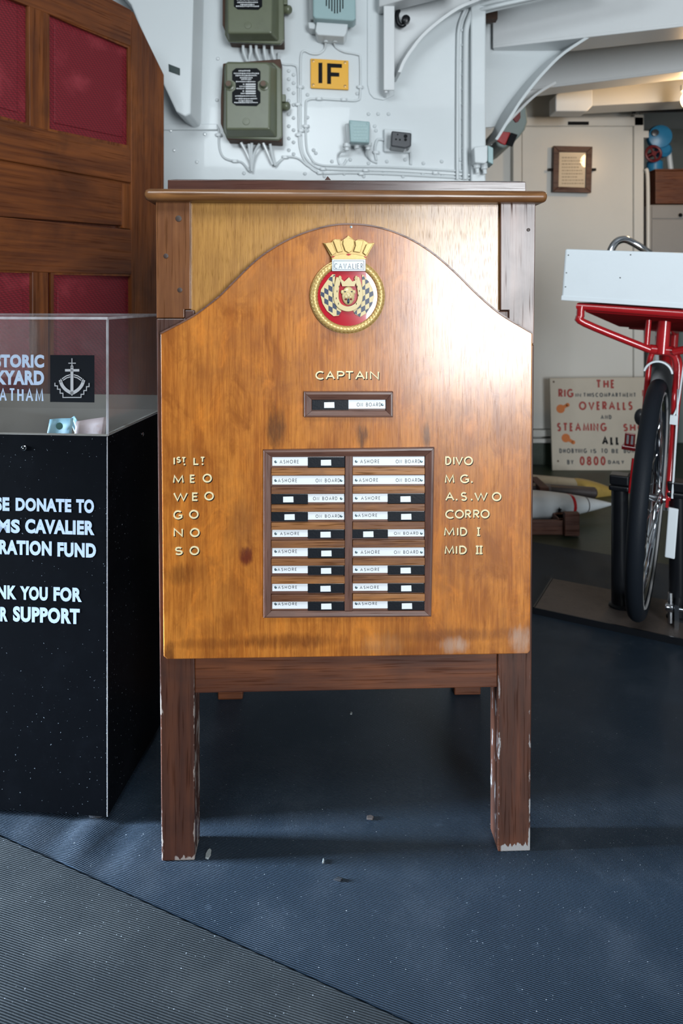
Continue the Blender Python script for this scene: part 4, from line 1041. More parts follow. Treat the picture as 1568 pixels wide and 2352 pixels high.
cable('white cable from the loudspeaker round the right side of the IF sign', [(766,92,WY-.03),(771,108),(790,119),(820,125),(827,135),(827,215),(820,230),(790,230),(735,227),(708,229),(702,245),(703,330),(712,360),(732,378),(790,382),(900,384),(1075,394)], clips=[(827,200),(733,227),(790,229),(703,290)])
cable('white cable from the upper fuse box bending down past the lower one', [(640,120,WY-.03),(640,142),(655,148),(672,149),(683,160),(685,220),(686,300),(690,345),(706,378),(735,397),(800,397),(900,400),(1080,410)], clips=[(685,240),(686,310),(735,397),(830,399)])
cable('white cable running down from the pipe strip left of the lower fuse box', [(470,290),(492,288),(502,298),(503,335),(512,360),(535,370),(555,373),(572,392,WY-.02)], clips=[(502,310),(540,370)])
cable('white cable rising from below the lower fuse box to the right', [(632,380,WY-.02),(645,368),(660,360),(685,364),(705,380),(728,393)], clips=[(655,361)])
lowc = [([(553,327),(566,352),(576,378),(573,394)],'first'),([(571,330),(574,360),(577,388)],'second'),([(578,328),(577,362),(578,393)],'third'),([(596,330),(584,352),(578,385)],'fourth'),([(604,328),(616,356),(625,378)],'fifth'),([(620,330),(625,358),(632,380)],'last')]
names_ = ['leftmost white lead below the lower fuse box','short white lead behind the leftmost one below the lower fuse box','straight upright white lead below the lower fuse box','white lead slanting left below the lower fuse box','slanting white lead in the pair below the right of the lower fuse box','rightmost white lead below the lower fuse box']
for (pts, _), nm in zip(lowc, names_): cable(nm, [(x,y,WY-.045+.012*i) for i, (x,y) in enumerate(pts)], r=.0055, group='leads below the lower fuse box')
upn = ['leftmost white lead below the upper fuse box','second white lead from the left below the upper fuse box','middle white lead below the upper fuse box','second white lead from the right below the upper fuse box','rightmost white lead below the upper fuse box']
for (x0_, x1_), nm in zip(((558,568),(575,572),(588,598),(606,612),(624,632)), upn): cable(nm, [(x0_,104,WY-.05),(x0_+1,118,WY-.045),((x0_+x1_)/2,130,WY-.04),(x1_,143,WY-.03)], r=.0055, group='leads below the upper fuse box')

# loudspeaker
c_ = W(768, 78, WY)
spk = thing('loudspeaker', 'pale teal slotted loudspeaker box above the yellow IF sign', 'loudspeaker', (c_[0], WY, c_[2]))
ys = WY-.12
obj('back_box', MB().prism(wpoly([(709,-60),(818,-60),(818,52),(712,52)], WY-.03), WY-.06, WY), MAT['white_bulkhead'], spk, bevel=.004)
obj('case', MB().prism(wpoly([(718,-62),(815,-62),(817,42),(811,48),(722,42),(718,36)], ys), ys, WY-.05), MAT['teal'], spk, bevel=.006)
mm = MB()
for k, (ya_, yb_) in enumerate(((-20,14),(-26,20),(-30,26),(-32,31),(-32,31),(-28,28),(-22,20))):
    a_ = W(748+k*6.3, ya_, ys); b_ = W(750.6+k*6.3, yb_, ys); mm.box(a_[0], b_[0], ys-.001, ys+.004, b_[2], a_[2])
obj('slots', mm, MAT['black_plate'], spk)
obj('terminal_box', MB().prism(wpoly([(728,50),(800,54),(795,82),(790,90),(730,86),(724,78)], WY-.06), WY-.085, WY), MAT['white_bulkhead'], spk, bevel=.004)
obj('terminal_box', MB().prism(wpoly([(708,58),(726,58),(726,74),(710,72)], WY-.03), WY-.06, WY), MAT['white_bulkhead'], spk, bevel=.003)
for px in (748, 769):
    q = W(px, 88, WY-.03); obj('gland', MB().lathe([(.013,0),(.013,.012),(.009,.014),(.009,.026)], (q[0],q[1],q[2]+.01), (0,0,-1), 12), MAT['cable_white'], spk, smooth=True)
# IF sign
c_ = W(757, 206, WY)
ifs = thing('warning_sign', 'yellow enamel sign with black letters IF', 'sign', (c_[0], WY, c_[2]))
obj('plate', MB().prism(wpoly([(713,134),(800,139),(800,206),(713,202)], WY-.012), WY-.012, WY-.004), MAT['yellow_sign'], ifs, bevel=.002)
mm = MB(); yl = WY-.0128
for pts in ([(731,144),(740,144),(740,191),(731,191)], [(751,145),(785,147),(785,156),(760,155),(760,166),(779,167),(779,176),(760,175.5),(760,193),(751,192.5)]): mm.prism(wpoly(pts, yl), yl, yl+.001)
obj('lettering', mm, MAT['black_plate'], ifs)
for px, py in ((719,140),(792,144),(719,195),(792,198)):
    q = W(px,py,WY-.012); obj('screw', MB().lathe([(.0055,0),(.0055,.001),(.003,.0018)], (q[0],WY-.012,q[2]), (0,-1,0), 12).box(q[0]-.002,q[0]+.002,WY-.003,WY,q[2]-.002,q[2]+.002), MAT['brass'], ifs, smooth=True)
# small teal junction box
c_ = W(822, 345, WY)
jb = thing('junction_box', 'small pale teal junction box left of the black socket', 'junction box', (c_[0], WY, c_[2]))
yj = WY-.10
obj('case', MB().prism(wpoly([(801,275),(849,279),(848,328),(804,326)], yj), yj, yj+.045), MAT['teal'], jb, bevel=.004)
obj('back_box', MB().prism(wpoly([(792,290),(850,290),(850,336),(796,336)], WY-.01), yj+.045, WY), MAT['white_bulkhead'], jb, bevel=.004)
mm = MB()
for k in range(5):
    y_ = 289+k*7.5; x = 812
    while x < 840: 
        w_ = random.uniform(3,7); a_ = W(x,y_+1.6,yj); b_ = W(x+w_,y_-1.6,yj); mm.box(a_[0],b_[0],yj-.0012,yj,a_[2],b_[2]); x += w_+1.6
obj('engraving', mm, plain('pale_teal_letters', (.36,.50,.50), .5), jb)
for px, py in ((806,281),(843,284),(843,323)):
    q = W(px,py,yj); obj('screw', MB().lathe([(.004,0),(.004,.0015),(.002,.002)], (q[0],yj,q[2]), (0,-1,0), 10), MAT['teal'], jb)
for px, py in ((819,330),(796,335),(845,333)):
    q = W(px,py,WY-.05); obj('gland', MB().lathe([(.015,0),(.015,.012),(.010,.016),(.010,.026)], (q[0],q[1],q[2]+.008), (0,0,-1), 12), MAT['cable_white'], jb, smooth=True)
cable('thin white cable bowed out below the teal junction box on its left', [(796,345,WY-.05),(782,350,WY-.03),(776,362),(779,376),(788,378),(796,366)], r=.004, group='leads of the teal junction box')
cable('thin white cable curling down to the right of the teal junction box', [(845,343,WY-.05),(844,355,WY-.03),(852,368),(866,374)], r=.004, group='leads of the teal junction box')
cable('white cable arching from the conduit up to the black socket', [(884,322),(868,320),(862,332),(861,350),(864,368)], r=.005, clips=[(864,350)], group='leads of the teal junction box')
# black socket
c_ = W(915, 350, WY)
sk = thing('wall_socket', 'black bakelite wall socket right of the teal junction box', 'socket', (c_[0], WY, c_[2]))
obj('mounting_plate', MB().prism(wpoly([(882,296),(944,300),(944,351),(882,348)], WY-.02), WY-.025, WY), MAT['white_bulkhead'], sk, bevel=.003)
yk = WY-.10
obj('case', MB().prism(wpoly([(899,300),(945,305),(944,336),(930,341),(897,336)], yk), yk, WY-.025), MAT['bakelite'], sk, bevel=.005)
mm = MB()
for px, py, r_ in ((913,309,1.8),(909,320,2.2),(918,321,2.2),(931,313,4.5),(931,321,3.5)):
    q = W(px,py,yk); mm.lathe([(r_*.0016,0),(r_*.0016,.0012)], (q[0],yk+.0002,q[2]), (0,-1,0), 12)
obj('pin_hole', mm, MAT['black_plate'], sk)
cable('short white conduit dropping from below the black socket', [(942,350,WY-.01),(943,362),(943,378)], r=.005, group='leads of the teal junction box')
# tag plate on the trunk and black hook
q = wpoly([(387,147),(413,157),(413,173),(388,164)], 2.517); tag(obj('name_plate', MB().prism(q, 2.515, 2.519), plain('dark_green_plate', (.012,.03,.03), .4), bevel=.0008), 'small dark plate on the white trunk beside the wooden screen', 'sign')
hk = smooth_path([W(915,24,WY-.04),W(911,35,WY-.045),W(914,52,WY-.045),W(922,59,WY-.045),W(930,55,WY-.045)], 5)
mm = MB().tube(hk, .009, 10); q = W(931,48,WY-.05); mm.lathe([(.016,0),(.016,.02),(.008,.024)], (q[0],q[1],q[2]), (0,-1,0), 16); mm.tube([W(915,26,WY-.04), W(915,26,WY+.005)], .008, 8)
tag(obj('hook', mm, MAT['black_paint'], smooth=True), 'black hook under the first beam by the curved knee', 'hook')
# pipes up the corner
for px, r_, nm in ((1050,.006,'thin white pipe on the left of the two at the bulkhead end'),(1068,.011,'thicker white pipe on the right of the two at the bulkhead end')):
    o_ = obj('pipe', MB().tube(smooth_path([W(px,412,WY-.015),W(px,300,WY-.015),W(px+1,120,WY-.015),W(px+4,60,WY-.015),W(px+18,22,WY-.015)],6), r_, 10), MAT['cable_white'], smooth=True); tag(o_, nm, 'pipe', 'white pipes at the bulkhead end')
# cable bundle overhead
for k in range(7):
    z_ = 2.115+.0185*(k % 4); yb_ = 2.66+.03*(k//4)
    pts = [(W(1075+k*3,0,2.7)[0], yb_+.05, z_), (W(1120,0,2.7)[0], yb_, z_+.004), (W(1250,0,2.7)[0], yb_-.06, z_+.03), (W(1420,0,2.7)[0], yb_-.16, z_+.06)]
    mm = MB().tube(smooth_path(pts,8), .0085, 8)
    o_ = obj('cable', mm, MAT['cable_white'], smooth=True); tag(o_, 'grey-white cable in the overhead bundle at the top of the photo', 'cable', 'overhead cable bundle')
for k, pts in enumerate(([(1095,20),(1098,36),(1088,50),(1075,52)], [(1112,16),(1110,36),(1098,50),(1082,54)])):
    cable(['inner looping lead below the overhead cable bundle','outer looping lead below the overhead cable bundle'][k], [(x,y,2.72) for x, y in pts], r=.005, group='looping leads at the overhead bundle')
struct('trim_14', MB().box(W(1062,0,2.9)[0], W(1140,0,2.9)[0], 2.88, 2.92, W(0,48,2.9)[2], 2.33), MAT['rust'])  # dark block standing in for the shade of the hole behind the cables
# small white box at the corner
c_ = W(1102, 385, 2.75)
cb = thing('terminal_box', 'little white box with teal side at the foot of the curved knee', 'terminal box', (c_[0], 2.70, c_[2]))
obj('case', MB().prism(wpoly([(1086,340),(1117,336),(1117,372),(1112,378),(1088,376)], 2.62), 2.60, 2.70), MAT['white_bulkhead'], cb, bevel=.004)
obj('side_cover', MB().prism(wpoly([(1117.5,336),(1130,342),(1130,380),(1117.5,374)], 2.64), 2.62, 2.70), MAT['teal'], cb, bevel=.003)
for px, py in ((1094,382),(1111,384)):
    q = W(px,py,2.64); obj('gland', MB().lathe([(.013,0),(.013,.02),(.008,.024),(.008,.04)], (q[0],q[1],q[2]+.014), (.1,0,-1), 12), MAT['cable_white'], cb, smooth=True)

# ------------------------------------------------------------------ far right: wall fitting, notice, valve, lamp
c_ = W(1165, 348, 3.4); LD = 3.4
wf = thing('wall_fitting', 'grey-green oval wall fitting with red panels below the curved knee', 'wall fitting', (c_[0], LD, c_[2]))
obj('body', MB().prism(wpoly([(1186,240),(1200,243),(1204,262),(1206,285),(1200,302),(1188,318),(1170,336),(1150,346),(1136,340),(1132,322),(1140,298),(1160,270)], LD), LD-.05, LD+.30), MAT['grey_green'], wf, bevel=.012, seg=3)
obj('red_lens', MB().prism(wpoly([(1194,251),(1195,270),(1190,279),(1184,282),(1176,272),(1184,262)], LD-.055), LD-.058, LD-.048), MAT['dark_red'], wf, bevel=.004)
obj('red_panel', MB().prism(wpoly([(1150,302),(1172,304),(1160,334),(1150,330),(1138,322),(1140,314)], LD-.055), LD-.060, LD-.048), MAT['red_paint'], wf, bevel=.004)
obj('black_panel', MB().prism(wpoly([(1173,305),(1188,310),(1176,337),(1161,332)], LD-.055), LD-.062, LD-.048), MAT['black_plate'], wf, bevel=.002)
obj('bracket', MB().box(W(1160,0,LD)[0], W(1190,0,LD)[0], LD+.28, FY, W(0,300,LD)[2], W(0,270,LD)[2]), MAT['grey_green'], wf)
# notice
ND = FY-.05; c_ = W(1312, 442, ND)
nf = thing('framed_notice', 'framed paper notice hanging on the far white door', 'notice', (c_[0], ND, c_[2]))
mm = MB()
o4 = wpoly([(1271,335),(1360,337),(1357,443),(1269,441)], ND-.02); i4 = wpoly([(1284,349),(1346,350),(1344,431),(1282,429)], ND-.02)
for k in range(4):
    l = (k+1)%4; p = [o4[k],o4[l],i4[l],i4[k]]; mm.prism(p, ND-.024, ND)
obj('frame', mm, MAT['frame_wood'], nf, bevel=.002)
obj('paper', MB().prism(wpoly([(1282,347),(1348,348),(1346,433),(1280,431)], ND-.014), ND-.014, ND-.002), MAT['paper'], nf)
mm = MB()
for k in range(9):
    y_ = 362+k*7.4; x = 1290
    while x < (1336 if k % 3 else 1325):
        w_ = random.uniform(2,6); a_ = W(x,y_+1.3,ND-.015); b_ = W(x+w_,y_-1.3,ND-.015); mm.box(a_[0],b_[0],ND-.0146,ND-.0139,a_[2],b_[2]); x += w_+1.5
obj('print', mm, plain('faded_print', (.32,.25,.17), .6), nf)
for px in (1263, 1363):
    q = W(px,390,ND); obj('mirror_clip', MB().box(q[0]-.012,q[0]+.012,ND-.012,ND,q[2]-.008,q[2]+.008), MAT['black_plate'], nf, bevel=.002)
# blue valve
VD = 4.55; c_ = W(1510, 392, VD)
vv = thing('pipe_valve', 'bright blue pipe valve right of the far door', 'valve', (c_[0], VD, c_[2]))
q = W(1511,317,VD); q2 = W(1522,345,VD)
mm = MB().lathe([(.02,0),(.075,.0),(.080,.02),(.072,.05),(.03,.062)], (q[0],q[1],q[2]), (-.15,-1,0), 24); mm.lathe([(.045,-.03),(.05,.02),(.03,.04)], (q2[0],q2[1],q2[2]), (0,-1,.1), 20)
q3 = W(1503,383,VD); mm.lathe([(.05,-.04),(.05,.03),(.03,.045)], (q3[0],q3[1],q3[2]), (0,0,1), 18)
obj('body', mm, MAT['blue_valve'], vv, smooth=True)
q4 = W(1504,305,VD-.062); obj('bore', MB().lathe([(.022,-.01),(.022,.008),(.012,.010)], q4, (-.15,-1,0), 16), MAT['bakelite'], vv, smooth=True)
q = W(1500,353,VD-.07); ring = [(q[0]+.048*cos(t), q[1], q[2]+.048*sin(t)) for t in [2*pi*i/24 for i in range(24)]]
mm = MB().tube(ring, .009, 8, closed=True); mm.lathe([(.016,-.06),(.016,.012)], q, (0,-1,0), 12)
for t in (0,1,2,3): mm.tube([q, (q[0]+.046*cos(t*pi/2+.4), q[1], q[2]+.046*sin(t*pi/2+.4))], .006, 6)
obj('handwheel', mm, MAT['dark_red'], vv, smooth=True)
obj('stem', MB().tube([W(1535,350,VD+.02),W(1540,390,VD+.04),W(1536,440,VD+.05),W(1536,480,VD+.1)], .018, 10).tube([W(1503,385,VD),W(1503,420,VD+.06),W(1503,470,VD+.1),W(1503,760,VD+.1)], .02, 10), MAT['cable_white'], vv, smooth=True)
# black pipe, white rod, cupboards
mm = MB().tube([W(1436,244,4.1),W(1455,251,4.1),W(1480,252,4.05),W(1640,247,3.95)], .020, 10)
for px in (1455,1472): mm.tube([W(px,226,4.1), W(px,262,4.1)], .012, 8)
tag(obj('pipe', mm, MAT['black_paint'], smooth=True), 'black pipe under the third beam above the far door', 'pipe')
tag(obj('pipe', MB().tube(smooth_path([W(1482,388,4.22),W(1487,410,4.22),W(1488,560,4.22),W(1488,760,4.22)],6), .011, 10), MAT['white_far'], smooth=True), 'cream upright rod just right of the far door frame', 'pipe')
BD = 4.3
a_ = W(1505,388,BD); b_ = W(1640,468,BD)
bb = thing('wooden_box', 'plain brown wooden box on top of the grey cupboard', 'box', (a_[0], BD, b_[2]))
obj('carcass', MB().box(a_[0], b_[0], BD, BD+.16, b_[2], a_[2]-.012), MAT['brown_board'], bb, bevel=.004)
obj('lid', MB().box(a_[0]-.004, b_[0], BD-.004, BD+.16, a_[2]-.0115, a_[2]), MAT['brown_board'], bb, bevel=.003)
a_ = W(1493,470,BD-.02); b_ = W(1640,735,BD-.02)
gc = thing('grey_cupboard', 'grey steel cupboard below the brown wooden box', 'cupboard', (a_[0], BD-.02, -.006))
zc0 = b_[2]
GREY = paint('warm_grey_paint', (.28,.265,.25), .45, wear=.08, scale=8)
obj('carcass', MB().box(a_[0], b_[0], BD-.015, BD+.18, zc0, a_[2]), GREY, gc, bevel=.004)
obj('top_drawer', rect(MB(), 1497, 473, 1640, 502, BD-.022, BD-.0152), GREY, gc, bevel=.004)
obj('door', rect(MB(), 1497, 504, 1640, 730, BD-.022, BD-.0152), GREY, gc, bevel=.004)
obj('leg_frame', MB().box(a_[0], a_[0]+.04, BD, BD+.04, -.006, zc0).box(b_[0]-.04, b_[0], BD, BD+.04, -.006, zc0).box(a_[0], a_[0]+.04, BD+.13, BD+.17, -.006, zc0).box(b_[0]-.04, b_[0], BD+.13, BD+.17, -.006, zc0), GREY, gc)
q = W(1562,494,BD-.03); obj('knob', MB().lathe([(.008,0),(.012,.012),(.006,.018)], (q[0],BD-.022,q[2]), (0,-1,0), 12), MAT['black_plate'], gc, smooth=True)
a_ = W(1478,762,4.9); b_ = W(1640,890,4.9)
tc = thing('machine_casing', 'teal-grey machine casing seen below the grey cupboard behind the bicycle', 'machine', ((a_[0]+b_[0])/2, 4.9, -.006))
obj('body', MB().box(a_[0], b_[0], 4.9, 5.2, -.006, a_[2]), MAT['grey_green'], tc, bevel=.01)
obj('dark_opening', rect(MB(), 1502, 772, 1530, 800, 4.885, 4.8999), MAT['black_plate'], tc, bevel=.004)
obj('white_cover', rect(MB(), 1480, 808, 1530, 848, 4.88, 4.8999), MAT['white_box'], tc, bevel=.01)
obj('dark_opening', rect(MB(), 1474, 850, 1560, 900, 4.88, 4.8999), MAT['black_plate'], tc, bevel=.004)
# lamp
LQ = W(1581, 229, 3.55)
lamp = thing('bulkhead_lamp', 'glowing warm globe lamp at the right edge under the beams', 'lamp', LQ)
obj('globe', MB().ball(LQ, .038, .038, .045, 18, 12), MAT['warm_glass'], lamp, smooth=True)
obj('collar', MB().lathe([(.03,.036),(.04,.045),(.04,.075),(.02,.085)], LQ, (0,0,1), 18), MAT['white_beam'], lamp, smooth=True)
obj('stem', MB().tube([(LQ[0],LQ[1],LQ[2]+.08),(LQ[0],LQ[1],2.33)], .012, 10), MAT['white_beam'], lamp)
pl_ = bpy.data.lights.new('lamp_glow', 'POINT'); pl_.energy = 9; pl_.color = (1,.64,.32); pl_.shadow_soft_size = .05
po = bpy.data.objects.new('lamp_glow', pl_); COL.objects.link(po); po.location = (LQ[0], LQ[1]-.08, LQ[2]-.02)

# ------------------------------------------------------------------ sign board, shells, bicycle stand
SD = 4.12; c_ = W(1400,1074,SD)
sg = thing('painted_board', 'painted board with red wording about overalls leaning below the far door', 'sign', (c_[0], SD, -.006), (radians(-3),0,0))
N = on_plane(sg)
def N2(pts, off=.0): return [N(x,y,off) for x, y in pts]
q = N2([(1262,869),(1545,866),(1540,1070)])
obj('board', MB().prism([q[0], q[1], (q[2][0], .0), (N(1268,1072)[0], .0)], 0, .018), MAT['sign_white'], sg, bevel=.003, local=True)
def swords(lst, mat, w, nm):
    for t, x0_, y0_, x1_, y1_ in lst:
        m = MB(); a_ = N(x0_,y1_,.001); b_ = N(x1_,y0_,.001); line(m, t, a_[0], a_[1], b_[0], b_[1], w, -.0015, -.0002, .24)
        obj('lettering', m, mat, sg, local=True, label=nm+' '+t)
swords([('THE',1368,872,1411,892),('RIG',1282,893,1316,913),('IS',1476,894,1494,912),('OVERALLS',1329,922,1452,942),('STEAMING',1279,971,1392,991),('SHOES',1431,973,1512,991),('0800',1331,1048,1390,1069)], MAT['red_sign'], .0105, 'red word')
swords([('ALL',1382,1002,1422,1022)], MAT['black_plate'], .012, 'bold black word')
swords([('IN',1322,903,1334,912),('THIS',1339,902,1364,912),('COMPARTMENT',1367,902,1460,912),('AND',1379,953,1404,963),('DHOBYING',1284,1030,1347,1041),('IS',1357,1031,1369,1041),('TO',1380,1030,1395,1041),('BE',1404,1031,1420,1041),('DONE',1432,1031,1462,1041),('BY',1302,1056,1317,1067),('DAILY',1396,1057,1433,1066)], MAT['lettering_dark'], .006, 'small dark word')
m = MB()
for (cx_, cy_), (hx, hy) in (((1287,939),(1303,930)), ((1299,1006),(1316,1016))):
    c0 = N(cx_,cy_,.001); m.lathe([(.0255,0),(.0255,.0012)], (c0[0],-.0002,c0[1]), (0,-1,0), 20); m.ribbon([c0, N(hx,hy,.001)], .020, -.0013, -.0002)
    h_ = N(hx,hy,.001); m.lathe([(.012,0),(.012,.0011)], (h_[0],-.0002,h_[1]), (0,-1,0), 12)
obj('pointing_hands', m, MAT['orange_sign'], sg, local=True)
m = MB()
for px, py in ((1271,877),(1281,1059)):
    c0 = N(px,py,.0); m.lathe([(.006,0),(.006,.001)], (c0[0],0,c0[1]), (0,-1,0), 10)
obj('nail', m, MAT['rust'], sg, local=True)

# white shell on a wooden rack
s0 = Vector(W(1100,1163,3.05)); s1 = Vector(W(1408,1158,3.22)); ax = (s1-s0); Ls = ax.length; ax.normalize()
sh = thing('shell', 'white pointed shell with a red ring on the wooden rack', 'shell', tuple(s0+ax*(Ls*.5)), group='shells on the deck')
R0_ = .070
prof = [(.02,-.12),(R0_*.9,-.115),(R0_,-.10),(R0_,.18)]
for i in range(1, 15):
    t = i/14; prof.append((R0_*(1-t**1.75)+.003*(t), .18+(Ls-.18)*t))
obj('body', MB().lathe(prof, s0, ax, 32), MAT['shell_white'], sh, smooth=True)
def ring_at(px, wdt, mat, name, ex=.0012):
    t = Ls*(px-1100)/308.0
    def rad(h): 
        tt = max(0, (h-.18)/(Ls-.18)); return R0_*(1-tt**1.75)+.003*tt+ex
    obj(name, MB().lathe([(rad(t-wdt)-ex*1.5,t-wdt),(rad(t-wdt),t-wdt+.0005),(rad(t+wdt),t+wdt-.0005),(rad(t+wdt)-ex*1.5,t+wdt)], s0, ax, 32), mat, sh, smooth=True)
ring_at(1303.5, .0085, MAT['red_paint'], 'red_band'); ring_at(1340.5, .003, MAT['shell_brown'], 'dark_groove')
q = s0+ax*(Ls*.60); st_ = W(1285,1172,3.12)
m = MB()
for k in range(10):
    pass
star = [(W(1284,1171,3.08)[0]+(.011 if k % 2 == 0 else .005)*cos(k*pi/5+.3), W(1284,1171,3.08)[2]+(.011 if k % 2 == 0 else .005)*sin(k*pi/5+.3)) for k in range(10)]
obj('star_mark', MB().prism(star, 3.075, 3.13), MAT['black_plate'], sh)
# second shell behind, cream and yellow
s2 = Vector(W(1080,1108,3.50)); s3 = Vector(W(1425,1132,3.62)); ax2 = (s3-s2); L2 = ax2.length; ax2.normalize(); R2 = .062
sh2 = thing('shell', 'cream shell with a yellow nose behind the white shell', 'shell', tuple(s2+ax2*(L2*.5)), group='shells on the deck')
h1 = L2*(1312-1080)/345.0
obj('body', MB().lathe([(.02,-.1),(R2,-.09),(R2,.25),(R2*.93,h1)], s2, ax2, 28), MAT['shell_cream'], sh2, smooth=True)
pr = [(R2*.93,h1+.0005)]
for i in range(1, 11):
    t = i/10; pr.append((R2*.93*(1-t**1.8)+.003, h1+(L2-h1)*t))
obj('nose', MB().lathe(pr, s2, ax2, 28), MAT['shell_yellow'], sh2, smooth=True)
# dark bar lying between the shells
b0 = Vector(W(1080,1112,3.36)); b1 = Vector(W(1368,1132,3.40)); axb = (b1-b0); Lb = axb.length; axb.normalize()
br = thing('shell_case', 'dark brown cylindrical case between the two pointed shells', 'shell case', tuple(b0+axb*(Lb*.5)))
obj('body', MB().lathe([(.01,-.05),(.027,-.045),(.027,Lb-.008),(.02,Lb)], b0, axb, 22), MAT['shell_brown'], br, smooth=True)
obj('grey_band', MB().lathe([(.0275,Lb*.53),(.0282,Lb*.535),(.0282,Lb*.62),(.0275,Lb*.625)], b0, axb, 22), paint('grey_brown_paint', (.11,.10,.10), .5), br, smooth=True)
# rack
rk = thing('shell_rack', 'reddish brown wooden rack holding the shells', 'rack', (W(1260,0,3.2)[0], 3.25, -.006))
zr = .105
pf = W(1298,1250,2.95)
a_ = W(1225,1215,2.98); xr_ = W(1300,0,2.98)[0]
obj('front_board', MB().box(.35, xr_, 2.985, 3.01, -.006, .055), MAT['rack_wood'], rk, bevel=.003)
obj('end_post', MB().box(W(1296,0,2.96)[0], W(1330,0,2.96)[0], 2.955, 2.984, -.0, .098), MAT['rack_wood'], rk, bevel=.003)
obj('end_board', MB().box(xr_-.03, xr_+.028, 3.0, 3.75, -.006, .062).prism([(xr_-.028,.0),(xr_+.028,.0),(xr_+.028,.062),(xr_-.028,.062)], 3.0, 3.06), MAT['rack_wood'], rk, bevel=.003)
m = MB(); qz = (s0+ax*(Ls*(1303-1100)/308)).z; qy = (s0+ax*(Ls*(1303-1100)/308)).y
m.box(xr_-.022, xr_+.022, qy-.075, qy+.075, .058, qz-.045); m.box(xr_-.022, xr_+.022, 3.30, 3.50, .058, .115); m.box(xr_-.022, xr_+.022, 3.54, 3.68, .058, .10)
obj('cradle', m, MAT['rack_wood'], rk, bevel=.003)
m = MB(); m.box(.42,.46, qy-.2, qy+.02, .058, .09).box(.42,.46,3.30,3.46,.058,.12).box(.42,.46,3.5,3.62,.058,.12).box(.40,.48,3.0,3.75,-.006,.06)
obj('cradle', m, MAT['rack_wood'], rk, bevel=.003)

# bicycle stand
bx = Vector((.875,-.485,0)).normalized(); by = Vector((.485,.875,0)).normalized()
w0 = Vector((.9347, 2.18, .022))
stand = thing('bicycle_stand', 'black two-post stand on a flat brown board under the bicycle wheel', 'bicycle stand', (w0.x, w0.y, 0), (0,0,radians(-29)))
obj('base_board', MB().box(-.30, .45, -.115, .15, .0, .020), MAT['base_board'], stand, bevel=.002, local=True)
obj('black_edge', MB().box(-.305, .45, -.120, -.1155, 0, .0205).box(-.3055, -.3005, -.12, .15, 0, .0205), MAT['black_paint'], stand, local=True)
for sx in (-.063, .105):
    obj('post', MB().lathe([(.034,.020),(.034,.026),(.026,.030),(.026,.405)], (sx,.025,0), (0,0,1), 22), MAT['black_paint'], stand, smooth=True, local=True)
    obj('clamp', MB().box(sx-.030, sx+.030, -.008, .060, .395, .412).box(sx-.028, sx+.030, -.005, .055, .413, .445), MAT['black_paint'], stand, bevel=.005, local=True)
m = MB().tube([(.075,-.045,.075),(.40,-.05,.075)], .006, 10).lathe([(.010,0),(.014,.006),(.014,.02),(.008,.024)], (.075,-.045,.075), (1,0,0), 14).tube([(.088,-.045,.03),(.088,-.045,.12)], .007, 8)
m.box(.10,.112,-.058,.0,.02,.09)
obj('clamp_screw', m, MAT['steel'], stand, smooth=True, local=True)

# bicycle
bk = thing('delivery_bicycle', 'red delivery bicycle with a white wooden box over its front wheel', 'bicycle', tuple(w0), (0, radians(4.0), radians(-29)))
RW = .368
def circ(r_, x, n=48, cz=RW, cy=0.0): return [(x, cy+r_*sin(2*pi*i/n), cz+r_*cos(2*pi*i/n)) for i in range(n)]
wheel = obj('front_wheel', MB().tube(circ(RW-.024, 0), .024, 14, closed=True), MAT['rubber'], bk, smooth=True, local=True)
vs = []; fs = []; prof = [(-.013,RW-.046),(-.014,RW-.062),(-.008,RW-.066),(.008,RW-.066),(.014,RW-.062),(.013,RW-.046),(.006,RW-.050),(-.006,RW-.050)]
m = MB(); n_ = 56
for i in range(n_):
    t = 2*pi*i/n_
    for x, r_ in prof: vs.append((x, r_*sin(t), RW+r_*cos(t)))
k_ = len(prof)
for i in range(n_):
    for j in range(k_): fs.append((i*k_+j, i*k_+(j+1)%k_, ((i+1)%n_)*k_+(j+1)%k_, ((i+1)%n_)*k_+j))
obj('rim', m.add(vs, fs), MAT['chrome'], wheel, local=True, smooth=True)
m = MB()
for i in range(18):
    for s_ in (-1, 1):
        t = 2*pi*(i+.25*s_)/18; t2 = t+s_*(.9 if i % 2 else -.9)
        m.tube([(s_*.006, (RW-.064)*sin(t), RW+(RW-.064)*cos(t)), (s_*.032, .02*sin(t2), RW+.02*cos(t2))], .0013, 5)
obj('spokes', m, MAT['chrome'], wheel, local=True)
obj('hub', MB().lathe([(.006,-.055),(.010,-.04),(.024,-.034),(.024,-.028),(.012,-.02),(.012,.02),(.024,.028),(.024,.034),(.010,.04),(.006,.055)], (0,0,RW), (1,0,0), 18), MAT['steel'], wheel, smooth=True, local=True)
# white wall lines on the tyre
m = MB().tube(circ(RW-.043, .019, 64), .0036, 6, closed=True).tube(circ(RW-.043, -.019, 64), .0018, 6, closed=True)
obj('wall_line', m, plain('pale_rubber', (.36,.36,.36), .5), wheel, smooth=True, local=True)
